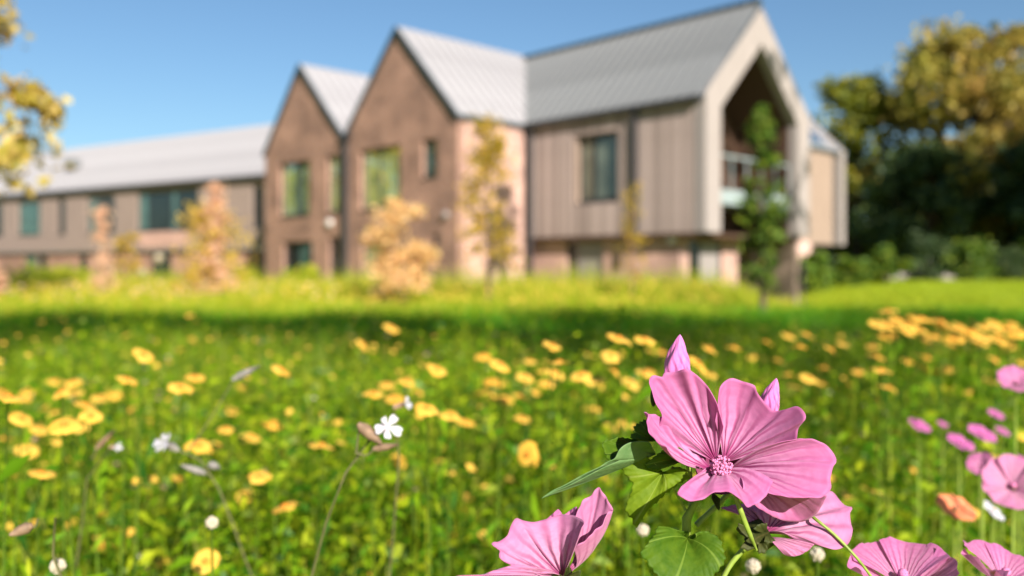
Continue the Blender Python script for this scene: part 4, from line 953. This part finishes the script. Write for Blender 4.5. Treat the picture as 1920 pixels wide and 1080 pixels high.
# leaves
l0 = lambda x, y, d: P(1000 + x / 3.483, 770 + y / 3.483, d)
Lf = lambda l, d: [l0(a[0], a[1], d + (a[2] if len(a) > 2 else 0)) for a in l]
patch_obj('leaf', M['mleaf'], mp_, [dict(base=l0(1005, 838, D0 + .020), edge=Lf([(985, 815, 0), (900, 785, -.004), (812, 755, -.006), (790, 810, -.010), (695, 938, -.018), (745, 985, -.018), (800, 1080, -.02), (870, 1150, -.02), (960, 1190, -.02), (1100, 1160, -.02), (1175, 1080, -.016), (1250, 975, -.010), (1215, 850, -.004), (1140, 798, 0), (1050, 838, 0)], D0 + .016), bow=0.0035, ridge=0.0010, nridge=4, teeth=30, tooth=0.0012, ns=150, frill=0.0008)], root)
patch_obj('leaf', M['mleaf_sunlit'], mp_, [dict(base=l0(845, 400, D0 + .016), edge=Lf([(770, 330), (720, 290), (650, 285), (570, 350), (600, 420), (640, 470), (635, 530), (600, 650), (640, 700), (672, 765), (740, 660), (800, 610), (880, 530), (940, 480), (1010, 440), (985, 380), (900, 365)], D0 + .012), bow=0.003, ridge=0.0008, nridge=4, teeth=26, tooth=0.0012, ns=140, frill=0.001)], root)
patch_obj('leaf', M['mleaf'], mp_, [dict(base=l0(992, 285, D0 + .016), edge=Lf([(950, 240), (865, 218), (850, 255), (785, 305), (728, 362), (800, 385), (860, 372), (935, 345), (985, 325)], D0 + .010), bow=0.002, teeth=16, tooth=0.0011, ns=90, ridge=0.0006, nridge=3)], root)
patch_obj('leaf', M['mleaf'], mp_, [dict(base=l0(800, 195, D0 + .022), edge=Lf([(770, 40), (715, 66), (662, 100), (655, 140), (634, 172), (680, 196), (740, 200)], D0 + .026), bow=0.002, teeth=12, tooth=0.001, ns=80, ridge=0.0005, nridge=3)], root)
patch_obj('leaf', M['mleaf'], mp_, [dict(base=l0(760, 230, D0 + .020), edge=Lf([(690, 195, .012), (620, 172, .014), (540, 185, .010), (452, 206, .004), (470, 260, 0), (478, 318, -.004), (505, 330, -.006), (540, 318, -.006)], D0 + .006), bow=-0.002, ns=70, frill=0.0006),
    ], root)
patch_obj('leaf', M['mleaf_under'], mp_, [dict(base=l0(800, 285, D0 + .016), edge=Lf([(768, 235, -.004), (755, 206, -.004), (690, 200, -.004), (620, 212, -.006), (565, 250, -.008), (530, 312, -.008), (480, 335, -.008), (430, 368, -.008), (330, 415, -.008), (200, 487, -.008), (120, 525, -.008), (52, 574, -.008), (110, 538, -.008), (210, 498, -.008), (340, 432, -.008), (450, 375, -.008), (540, 335, -.006), (640, 285, 0), (740, 275, .004)], D0 + .006), bow=0.0006, ns=150)], root)

# left flower of the foreground
k0 = lambda x, y, d: P(860 + x / 5.684, 890 + y / 5.684, d)
Kf = lambda l, d: [k0(a[0], a[1], d + (a[2] if len(a) > 2 else 0)) for a in l]
D2 = 0.395
rt = Vector((P(1052, 1110, D2 + .01).x, D2 + .012, 0)); ml = empty('mallow_plant', rt); tag(ml, 'half open pink mallow flower cut by the bottom edge, left of the large one', 'flower')
tube_obj('stem', M['mstem'], ml, [rt, rt + Vector((0, 0, .4)), P(1054, 1130, D2 + .012), P(1054, 1090, D2 + .008)], [0.0028, 0.0024, 0.002, 0.002], rt)
m = MB(); m.smooth = True; m.tube([P(1054, 1100, D2 + .010) - rt, P(1053, 1088, D2 + .008) - rt, P(1051, 1074, D2 + .006) - rt], [0.002, 0.006, 0.0055], 12); fz = m.build('flower', M['calyx'], ml)
patch_obj('petal', M['pink_pale'], fz, [dict(base=k0(1110, 1075, D2 + .004), edge=Kf([(760, 1010, -.010), (580, 955, -.012), (470, 925, -.012), (425, 880, -.012), (435, 805, -.010), (350, 755, -.010), (372, 718, -.008), (430, 708, -.006), (520, 640, -.004), (555, 545, 0), (612, 460, .004), (690, 492, .004), (800, 505, .004), (890, 488, .004), (960, 462, .004), (1050, 440, .004), (1150, 432, .002), (1260, 445, -.004), (1340, 498, -.012), (1310, 560, -.014)], D2), bow=0.004, ridge=0.0009, frill=0.0006, nridge=9)], rt)
patch_obj('petal', M['pink_pale'], fz, [dict(base=k0(1115, 1070, D2 + .008), edge=Kf([(1200, 520, .010), (1250, 430, .012), (1345, 280, .014), (1420, 200, .014), (1472, 122, .014), (1512, 170, .012), (1600, 280, .010), (1642, 385, .008), (1590, 400, .006), (1560, 510, .004), (1480, 590, .002), (1400, 640, .000), (1290, 720, 0), (1215, 800, .002)], D2), bow=-0.006, frill=0.0008)], rt)
patch_obj('petal', M['pink'], fz, [dict(base=k0(1100, 1070, D2 + .012), edge=Kf([(900, 500, .016), (960, 455, .018), (1050, 372, .02), (1080, 385, .02), (1120, 425, .02), (1190, 380, .02), (1255, 343, .018), (1262, 430, .018)], D2), frill=0.0008)], rt)
patch_obj('petal', M['pink_pale'], fz, [dict(base=k0(1080, 1110, D2 + .002), edge=Kf([(200, 1200, -.03), (-60, 1100, -.026), (130, 1080, -.024), (260, 1062, -.020), (400, 1012, -.016), (590, 965, -.012), (740, 995, -.010), (880, 1060, -.008)], D2), bow=0.004, ridge=0.0007, frill=0.0006)], rt)
for pts in ([(1120, 1090), (1140, 1010), (1175, 950), (1195, 1040)], [(1150, 1090), (1210, 1050), (1300, 1020), (1290, 1090)], [(1060, 1110), (985, 1070), (1060, 1060), (1110, 1085)]):
    patch_obj('sepal', M['calyx'], fz, [dict(base=k0(*pts[0], D2 - .001), edge=Kf(pts[1:], D2 - .004), ns=12, nr=6)], rt)

# ------------------------------------------------------------------ softer flowers behind
def cup_flower(name, label, cat, px, py, d, width_px, facing, mat, open_=0.8, group=None, np_=5, centre='anther', petal_name='petal', depth=0.55, stem='mstem', lean=(0, 0)):
    """five broad overlapping petals on a stem that reaches the ground"""
    c = P(px, py, d); rad = width_px * d / FPX / 2; f = Vector(facing).normalized()
    root = Vector((c.x + lean[0], c.y + lean[1], 0.0)); r = empty(name, root); tag(r, label, cat, group)
    s = f.cross(Vector((0.1, 1, 0.2))).normalized(); w = f.cross(s); b = c - f * rad * depth
    tube_obj('stem', M[stem], r, [root, root.lerp(b, 0.6) + Vector((0, 0, .02)), b - Vector((0, 0, .02)), b], [0.002, 0.0016, 0.0014, 0.0013], root, 6)
    m = MB(); m.smooth = True; m.ball(b - root, rad * 0.16, 8, 6); hd = m.build('flower', M['calyx'], r)
    rnd = random.Random(int(px * 7 + py))
    for k in range(np_):
        a0 = 2 * math.pi * k / np_ + 0.3; half = math.pi / np_ * 1.3; ed = []
        for j in range(7):
            a = a0 - half + 2 * half * j / 6; e = 1.0 - 0.10 * (abs(j - 3) / 3) ** 3 - (0.06 if j == 3 else 0) + rnd.uniform(-.03, .03)
            ed.append(b + (s * math.cos(a) + w * math.sin(a)) * rad * open_ * e + f * rad * depth * (1 + rnd.uniform(-.12, .12) + 0.06 * (j - 3) / 3))
        mb = MB(); mb.smooth = True; fan(mb, b, ed, bow=0.0015, frill=0.0006, ns=20, nr=8, origin=root); mb.build(petal_name, mat, hd)
    m = MB(); m.smooth = True; m.ball(b + f * rad * 0.30 - root, rad * 0.10, 8, 6); m.build('stamen_column', M[centre], hd)
    return r
PKG = 'soft pink mallows at right'
cup_flower('mallow_plant', 'pink mallow at bottom edge just right of the large flower', 'flower', 1692, 1052, 0.44, 205, (-0.1, -0.12, 1.0), M['pink'], 0.95, PKG)
cup_flower('mallow_plant', 'pink mallow cut by the bottom right corner', 'flower', 1892, 1052, 0.47, 175, (0.2, -0.12, 1.0), M['pink'], 0.95, PKG)
cup_flower('mallow_plant', 'pale pink mallow facing the camera at right edge above bottom', 'flower', 1902, 904, 0.74, 112, (-0.3, -0.75, 0.6), M['pink_pale'], 1.0, PKG)
cup_flower('mallow_plant', 'bright pink mallow highest on the right edge', 'flower', 1908, 710, 0.9, 70, (-0.1, -0.5, 0.7), M['pink'], 1.0, PKG)
cup_flower('mallow_plant', 'small pink mallow bud-like flower beside the pale pink one at right', 'flower', 1838, 868, 0.8, 50, (-0.5, -0.4, 0.6), M['pink'], 1.0, PKG)
for (px, py, wd2, dd, lab) in [(1802, 829, 56, .72, 'purple pink flower, lower of the cluster right of the large mallow'), (1842, 812, 58, .74, 'purple pink flower, upper of the cluster right of the large mallow'), (1725, 797, 44, .85, 'purple pink flower nearest right of the large mallow'), (1768, 795, 22, .95, 'tiny purple pink flower between two larger ones'), (1867, 776, 34, .85, 'small purple flower under the highest pink mallow'), (1916, 862, 30, .7, 'lilac flower at right edge above the pale mallow'), (1880, 808, 30, .9, 'faint pink flower near right edge')]:
    cup_flower('purple_flower', lab, 'flower', px, py, dd * 1.35, wd2 * 0.94, (0.25, -0.4, 0.85), M['magenta'], 1.0, 'purple pink flowers at right', depth=0.3)
cup_flower('poppy', 'orange red poppy at lower right', 'flower', 1793, 951, 0.82, 74, (0.15, -0.45, 0.85), M['poppy'], 1.0, None, 4, 'calyx_brown', depth=0.3)
cup_flower('white_flower', 'white flower touching the orange poppy on its right', 'flower', 1862, 957, 0.84, 48, (0.5, -0.4, 0.75), M['campion'], 1.0, None, 6, 'disc', depth=0.2)

# white campions on brown branching stems
def campion(label, px, py, d, sc, facing, root_px, calyx='calyx_brown', flower=True, budlist=(), joints=()):
    c = P(px, py, d); rp = P(root_px[0], root_px[1], d + 0.01); j0 = P(*joints[0]); dv0 = (rp - j0); dv0 *= rp.z / max(0.02, -dv0.z); root = rp + dv0 * min(1, 0.22 / max(1e-6, math.hypot(dv0.x, dv0.y))); root.z = 0; r = empty('campion', root); tag(r, label, 'flower', 'white campions')
    f = Vector(facing).normalized(); b = c - f * 0.016 * sc
    tube_obj('stem', M['brown_stem'], r, [root, root.lerp(rp, 0.55) + Vector((0, 0, 0.03)), rp] + [P(*j) for j in joints] + [b - f * 0.004], [0.0016, 0.0015, 0.0011, 0.0008], root, 7)
    if flower:
        m = MB(); m.smooth = True; m.tube([b - root - f * .004, b - root + f * .004, b + f * 0.013 * sc - root], [0.002, 0.0052 * sc, 0.0030 * sc], 10); ca = m.build('calyx', M[calyx], r)
        s = f.cross(Vector((0.2, 0.1, 1))).normalized(); w = f.cross(s)
        for k in range(5):
            a0 = 2 * math.pi * k / 5 + 0.35; mb = MB(); mb.smooth = True
            for off in (-0.17, 0.17):
                a = a0 + off; dv = s * math.cos(a) + w * math.sin(a); sv = s * -math.sin(a) + w * math.cos(a); R_ = 0.0135 * sc * (1, .8, 1.05, .9, .7)[k]
                fan(mb, c, [c + dv * R_ * 0.7 - sv * R_ * .22, c + dv * R_ - sv * R_ * .14 + f * .001, c + dv * R_ * 1.06 + f * .001, c + dv * R_ + sv * R_ * .14 + f * .001, c + dv * R_ * 0.7 + sv * R_ * .22], ns=10, nr=5, origin=root)
            mb.build('petal', M['campion'], ca)
    for (bx, by, tx, ty, rad, mt) in budlist:
        b0, t0 = P(bx, by, d), P(tx, ty, d - 0.004); a = (t0 - b0); jn = min([P(*j) for j in joints], key=lambda q_: (q_ - b0).length); m = MB(); m.smooth = True
        m.tube([b0 - root, b0 + a * .25 - root, b0 + a * .6 - root, t0 - root], [rad * .4, rad, rad * .85, rad * .25], 10); bo = m.build('bud', M[mt], r)
        tube_obj('stalk', M['brown_stem'], bo, [b0 + a * 0.05, b0.lerp(jn, 0.4) + Vector((0, 0, -.003)), jn], [0.0007, 0.0007, 0.0008], root, 6)
    return r
campion('white campion with split petals and brown calyx, left of centre', 727, 800, 0.60, 0.74, (0.55, -0.75, 0.25), (590, 1060), joints=[(630, 930, .60), (668, 850, .60)], budlist=[(672, 795, 715, 832, .0045, 'calyx_brown'), (700, 842, 746, 834, .0028, 'calyx_brown')])
campion('white campion half hidden among daisies above the split-petalled one', 763, 756, 0.72, 0.5, (0.85, -0.2, 0.3), (745, 900), joints=[(752, 800, .72)])
campion('pale white campion at left with long leaning stem', 305, 829, 0.80, 0.85, (-0.5, -0.6, 0.5), (470, 1075), calyx='calyx_grey', joints=[(430, 965, .80), (392, 880, .80), (352, 848, .80)],
        budlist=[(392, 870, 412, 878, .004, 'calyx_grey'), (436, 712, 487, 686, .0036, 'calyx_grey'), (385, 888, 340, 872, .0035, 'calyx_grey')])
campion('faded brown campion with drooping buds near the left edge', 220, 838, 0.82, 0.35, (0.8, -0.4, 0.1), (150, 1010), joints=[(170, 860, .82)], budlist=[(180, 842, 215, 806, .003, 'calyx_brown')])
campion('tan campion bud on pale stem at lower left corner', 40, 990, 0.56, 1.0, (-0.8, -0.3, -0.2), (110, 1070), flower=False, joints=[(72, 972, .56)], budlist=[(62, 985, 18, 1003, .0038, 'calyx_brown')])
def clover(label, px, py, d, rad, mat='cream'):
    c = P(px, py, d); root = Vector((c.x + 0.01, c.y, 0)); r = empty('clover', root); tag(r, label, 'flower', 'round pale flower heads')
    tube_obj('stem', M['stem'], r, [root, root.lerp(c, .6), c], [0.0014, 0.0012, 0.001], root, 6)
    m = MB(); m.smooth = True; rn = random.Random(int(px))
    m.ball(c - root, rad * 0.75, 10, 8)
    for k in range(60):
        dv = Vector((rn.gauss(0, 1), rn.gauss(0, 1), rn.gauss(0, 1) + .3)).normalized(); m.ball(c - root + dv * rad * .8, rad * 0.22, 5, 4)
    m.build('flower_head', M[mat], r)
clover('round cream flower head just above the large mallow leaf', 1205, 994, 0.62, 0.0046)
clover('cream flower head under the second mallow flower', 1532, 1040, 0.62, 0.0052)
clover('cream flower head at bottom edge below the mallow calyx', 1412, 1062, 0.60, 0.0052)
clover('grey white seed head at bottom left corner', 108, 1062, 0.60, 0.0055)
clover('mauve white flower head below the leaning campion stem', 397, 980, 0.66, 0.0050)
clover('pale flower head by the daisies at lower left', 1130, 965, 0.80, 0.005)

# ------------------------------------------------------------------ golden daisies
LIST = [(268,666,54),(238,712,56),(204,729,28),(187,746,34),(115,735,60),(103,747,26),(140,737,36),(15,745,70),(52,735,32),(40,785,58),(75,799,30),(120,797,66),(170,780,60),(160,760,48),(58,821,40),(10,838,32),(50,845,46),(97,846,26),(125,858,28),(180,820,24),(245,768,34),(240,790,32),(278,792,26),(114,662,22),(170,669,24),(52,700,24),(150,690,22),
(77,887,64),(34,891,22),(188,962,30),(131,980,24),(213,993,26),(222,1013,28),(275,868,30),(272,926,32),(190,1025,22),(303,1052,24),
(337,656,26),(316,678,28),(338,726,56),(365,708,50),(527,694,52),(504,715,22),(455,726,30),(424,805,46),(436,772,34),(340,899,44),(372,835,58),(400,838,44),(370,858,24),(472,820,42),(512,795,42),(562,804,28),(520,845,36),(603,836,54),(487,893,58),(460,929,46),(535,950,58),(325,880,22),(385,1053,64),
(680,646,38),(600,583,22),(667,590,22),(706,596,22),(733,615,34),(640,605,20),(819,693,50),(937,684,54),(920,715,40),(990,632,24),(878,667,26),(890,721,28),(985,708,42),(1035,648,52),(1048,680,58),(1040,700,48),(1090,704,56),(1120,712,50),(1160,635,56),(1208,637,54),(1145,668,46),(1152,697,46),(1210,700,48),(1104,628,22),(1165,610,20),(700,738,54),(725,722,36),(762,716,50),(740,747,42),(800,766,64),(845,780,54),(875,792,46),(808,792,26),(783,735,36),(825,722,24),(850,722,22),(945,750,40),(975,742,36),(980,785,42),(1004,788,32),(1062,793,20),(1085,762,36),(990,852,56),(1012,856,26),(825,864,42),(748,864,42),(905,927,38),(870,955,28),(843,995,22),(1130,893,44),(1168,905,32),(1175,795,40),(1145,800,38),(1195,845,36),
(1436,642,36),(1478,630,32),(1500,650,44),(1512,628,36),(1580,645,38),(1558,656,42),(1460,677,34),(1652,695,54),(1664,727,46),(1573,632,26),(1612,628,28),(1635,650,32),(1665,583,44),(1700,612,36),(1515,710,42),(1542,720,32),(1518,750,24),(1538,755,22),(1590,748,24),(1490,725,38),(1770,760,28),(1875,640,44),(1895,645,40),(1912,680,38),(1865,675,38),(1860,700,28),(1376,652,40),(1330,655,46),(1308,682,50),(1332,702,42),(1287,672,44),(1240,660,36),(1410,670,30),(1545,690,34),(1480,702,34)]
rd = random.Random(31)
for k in range(58):   # the dense drift before the lawn
    t = rd.random(); LIST.append((1655 + 265 * t + rd.uniform(-20, 20), 592 + 40 * rd.random() + 16 * t, rd.uniform(28, 44)))
for k in range(34): LIST.append((rd.uniform(1560, 1925), rd.uniform(630, 745), rd.uniform(22, 38)))
for k in range(26): LIST.append((rd.uniform(880, 1230), rd.uniform(655, 745), rd.uniform(22, 40)))
for k in range(16): LIST.append((rd.uniform(0, 220), rd.uniform(705, 830), rd.uniform(24, 44)))
for k in range(40): LIST.append((rd.uniform(0, 1600), rd.uniform(585, 690), rd.uniform(20, 26)))
LIST = LIST[:300 + len(LIST) * 0]
SKY_N = (SUN_H + Vector((0, 0, 0)))
def daisy_meshes(npet, seed):
    rn = random.Random(seed); rad = 0.0165; petals = []
    for k in range(npet):
        a = 2 * math.pi * k / npet + rn.uniform(-.08, .08); dv = Vector((math.cos(a), math.sin(a), 0)); sv = Vector((-math.sin(a), math.cos(a), 0))
        w = rad * math.pi / npet * rn.uniform(0.95, 1.2); L = rad * rn.uniform(.82, 1.08); zl = rn.uniform(-.0022, .0014)
        m = MB(); m.smooth = True; rows = []; uv = []
        for (t, wf, z) in ((0.12, .35, 0), (.45, .85, .0012), (.8, 1, .0008 + zl * .6), (1.0, .72, -.0006 + zl)):
            rows.append([dv * L * t + sv * w * wf * s_ + Vector((0, 0, z - .0004 * abs(s_))) for s_ in (-1, 0, 1)]); uv.append([(0.1, t), (.5, t), (.9, t)])
        m.grid(rows, uv); petals.append(m)
    return petals
KINDS_ = []
for sd in range(8):
    ps = daisy_meshes([8, 9, 7, 8, 10, 8, 7, 9][sd], sd + 3)
    pm = [p.mesh('petal', M['daisy']) for p in ps]
    ring = MB(); ring.smooth = True
    for p in ps:
        o_ = len(ring.v); ring.v += p.v; ring.f += [tuple(i + o_ for i in f) for f in p.f]; ring.uv += p.uv
    dm = MB(); dm.smooth = True; dm.ball((0, 0, .0014), .0050, 10, 6, (1, 1, .6))
    KINDS_.append((pm, ring.mesh('corolla', M['daisy']), dm.mesh('disc', M['disc'])))
stem_cache = {}; leaf_cache = {}
big_no = 0
def where(px, py):
    """plain words for the part of the meadow a flower stands in"""
    if px < 230 and 690 < py < 860: return 'left edge'
    if py > 860: return 'low'
    if px > 1640 and py < 660: return 'drift'
    if px > 1420: return 'right'
    if px > 1230: return 'behind'
    if px > 880 and py < 760: return 'centre'
    if py < 690: return 'shade'
    if px < 640: return 'leftmid'
    return 'mid'
WORDS = {'left edge': 'golden daisy crowded in the clump at the left edge', 'low': 'golden daisy low among green leaves near the bottom', 'drift': 'golden daisy in the dense drift before the lawn at right',
         'right': 'golden daisy in the loose patch right of the large mallow', 'behind': 'golden daisy seen just above or behind the large mallow', 'centre': 'golden daisy in the drift left of the large mallow', 'shade': 'small golden daisy dotted through the shaded grass',
         'leftmid': 'golden daisy in the scatter left of centre', 'mid': 'golden daisy in the scatter around the white campion'}
SPECIAL = {(268,666): 'tallest golden daisy at left, standing clear above the others', (238,712): 'flat golden daisy just below the tallest one at left', (77,887): 'large golden daisy alone at far left, below the clump', (385,1053): 'round golden daisy at the bottom edge, left',
           (603,836): 'bright golden daisy alone left of the white campion', (527,694): 'golden daisy alone above the scatter, left of centre', (535,950): 'ragged golden daisy lowest of a row of three', (460,929): 'golden daisy in the middle of a row of three', (487,893): 'golden daisy highest of a row of three',
           (937,684): 'bright golden daisy left of the central drift', (819,693): 'golden daisy above the cluster beside the white campion', (680,646): 'small golden daisy alone in the dark shade left of centre', (990,852): 'golden daisy with hanging petals left of the mallow leaf', (905,927): 'small golden daisy above the half open mallow',
           (1035,648): 'slanting golden daisy highest in the central drift', (1160,635): 'left of two golden daisies side by side above the large mallow', (1208,637): 'right of two golden daisies side by side above the large mallow', (1652,695): 'upper of two slanting golden daisies right of the large mallow', (1664,727): 'lower of two slanting golden daisies right of the large mallow',
           (340,899): 'golden daisy beside the leaning campion stem', (338,726): 'golden daisy overlapping another below the tallest at left', (1665,583): 'golden daisy at the left tip of the dense drift'}
ORD = ['first', 'second', 'third', 'fourth', 'fifth', 'sixth', 'seventh', 'eighth', 'ninth', 'tenth', 'eleventh', 'twelfth', 'thirteenth', 'fourteenth', 'fifteenth', 'sixteenth', 'seventeenth', 'eighteenth', 'nineteenth', 'twentieth', 'twenty-first', 'twenty-second', 'twenty-third', 'twenty-fourth', 'twenty-fifth', 'twenty-sixth', 'twenty-seventh', 'twenty-eighth', 'twenty-ninth', 'thirtieth']
members = {}
for (px, py, w_) in LIST:
    if (px, py) not in SPECIAL: members.setdefault(where(px, py), []).append((px, py))
RANK = {}
PLACE = {'drift': 'the dense drift before the lawn', 'left edge': 'the clump at the left edge', 'centre': 'the drift left of the large mallow', 'right': 'the patch right of the large mallow'}
for k_, v_ in members.items():
    if k_ in PLACE:
        v_ = sorted(v_, key=lambda q_: q_[1]); third = (len(v_) + 2) // 3
        for row_, part_ in zip(('upper', 'middle', 'lower'), (v_[:third], v_[third:2 * third], v_[2 * third:])):
            for n_i, key_ in enumerate(sorted(part_)): RANK[key_] = 'golden daisy ' + ORD[n_i] + ' from left, ' + row_ + ' row of ' + PLACE[k_]
    else:
        for n_i, key_ in enumerate(sorted(v_)): RANK[key_] = ORD[min(n_i, 29)] + ' from left: ' + WORDS[k_]
for i, (px, py, w_) in enumerate(LIST):
    d = min(9.0, max(0.72, 42.0 / (w_ - 13.0)))
    d = min(d, 700.0 / max(20, py - 500))
    c = P(px, py, d); sc = (min(1.15, max(0.62, w_ * 0.84 * d / FPX / 0.034)) if w_ > 30 else rd.uniform(0.65, 0.95)) * rd.uniform(0.85, 1.15)
    n_ = Vector((0.24 + rd.gauss(0, .22), -0.20 + rd.gauss(0, .17), 1.0)).normalized()
    if (px, py) == (990, 852): n_ = Vector((-0.5, -0.8, 0.1)).normalized()
    if (px, py) == (385, 1053): n_ = Vector((0.0, -0.75, 0.7)).normalized()
    r = empty('golden_daisy', (c.x, c.y, 0.0))
    lab = SPECIAL.get((px, py))
    wv = where(px, py); tag(r, lab or RANK.get((px, py)) or WORDS[wv], 'flower', 'golden daisies, ' + wv if not lab else 'golden daisies that stand out')
    pm, ring, dm = KINDS_[i % 8]
    Mx = n_.to_track_quat('Z', 'Y').to_matrix().to_4x4()
    mat_ = Matrix.Translation((0, 0, c.z)) @ Mx @ Matrix.Rotation(rd.uniform(0, 6.28), 4, 'Z') @ Matrix.Scale(sc, 4)
    if lab or w_ > 48:
        hd = link('disc', dm, None, r); hd.matrix_local = mat_
        for me in pm: link('petal', me, None, hd)
    else:
        o = link('corolla', ring, None, r); o.matrix_local = mat_
        o2 = link('disc', dm, None, o)
    key = i % 9
    if key not in stem_cache:
        m = MB(); m.smooth = True; a = rd.uniform(0, 6.28); bx_, by_ = 0.03 * math.cos(a), 0.03 * math.sin(a)
        m.tube([(bx_, by_, 0), (bx_ * .8, by_ * .8, .4), (bx_ * .3, by_ * .3, .8), (0, 0, 1)], [.0016, .0014, .0011, .0009], 6); stem_cache[key] = m.mesh('stem', M['stem'])
        lr = np.random.default_rng(200 + key); nn_ = 34; tz = lr.uniform(0.25, 0.93, nn_); an = lr.uniform(0, 6.28, nn_); ro = lr.uniform(0.004, 0.022, nn_)
        fv, ff = leaf_cloud(np.stack([bx_ * (1 - tz) + ro * np.cos(an), by_ * (1 - tz) + ro * np.sin(an), tz * 0.72], 1), 0.025, lr, 4.0, 0.4)
        fv[:, 2] /= 0.72; leaf_cache[key] = np_mesh('foliage', fv, ff, M['herb'])
    s_ = link('stem', stem_cache[key], None, r); s_.scale = (1, 1, c.z - 0.001); link('foliage', leaf_cache[key], None, s_)
# the uncountable far ones: specks of yellow and white in the sunny growth and the shade
def specks(name, label, n, d0, d1, hfun, size, mat, seed, xr=(-0.6, 0.6)):
    rg = np.random.default_rng(seed); xy = wedge(n, d0, d1, rg, 0.4, 0.9, xr); z = ground_z(xy[:, 0], xy[:, 1]) + hfun(xy[:, 1]) * rg.uniform(0.75, 1.1, n)
    vs_, fs = [], []
    th = np.linspace(0, 2 * math.pi, 9)[:-1]
    tilt = unit(np.stack([rg.normal(0.25, .25, n), rg.normal(-0.4, .25, n), np.ones(n)], 1)); s = unit(np.cross(tilt, np.array([0.1, 1, 0.2]))); w = np.cross(tilt, s)
    cen = np.stack([xy[:, 0], xy[:, 1], z], 1); sz = (size * rg.uniform(.7, 1.2, n))[:, None]
    ringv = [cen + (s * math.cos(a) + w * math.sin(a)) * sz * (1.0 if k % 2 == 0 else 0.8) + tilt * sz * .12 for k, a in enumerate(th)]
    v = np.stack(ringv, 1).reshape(-1, 3); f = (np.arange(n)[:, None] * 8 + np.arange(8)[None, :])
    tag(link(name, np_mesh(name, v, f, M[mat]), None), label, None, None, 'stuff')
specks('far_daisies', 'far golden daisies dotted through the meadow', 420, 5, 15, lambda d: canopy(d) * 1.15, 0.017, 'daisy', 3)
specks('sunny_blossom', 'yellow blossom along the sunny growth before the houses', 1500, 14, 22, lambda d: np.interp(d, [14, 16, 20, 24], [0.40, 0.5, 0.7, 0.9]), 0.03, 'daisy', 4, (-0.62, 0.25))
specks('pink_blossom', 'pale pink and orange blossom in the sunny growth at left', 260, 15, 22, lambda d: np.interp(d, [14, 16, 20, 24], [0.40, 0.5, 0.7, 0.9]), 0.035, 'pink_leaf', 8, (-0.62, -0.2))
specks('small_blossom', 'tiny yellow blossom among the near leaves', 900, 1.1, 6, lambda d: canopy(d) * 1.12, 0.0085, 'daisy', 5)
specks('seed_heads', 'small brown seed heads among the meadow grass', 320, 1.1, 7, lambda d: canopy(d) * 1.15, 0.006, 'calyx_brown', 7)
specks('white_blossom', 'tiny pale blossom among the meadow leaves', 260, 1.1, 9, lambda d: canopy(d) * 1.05, 0.006, 'cream', 6)
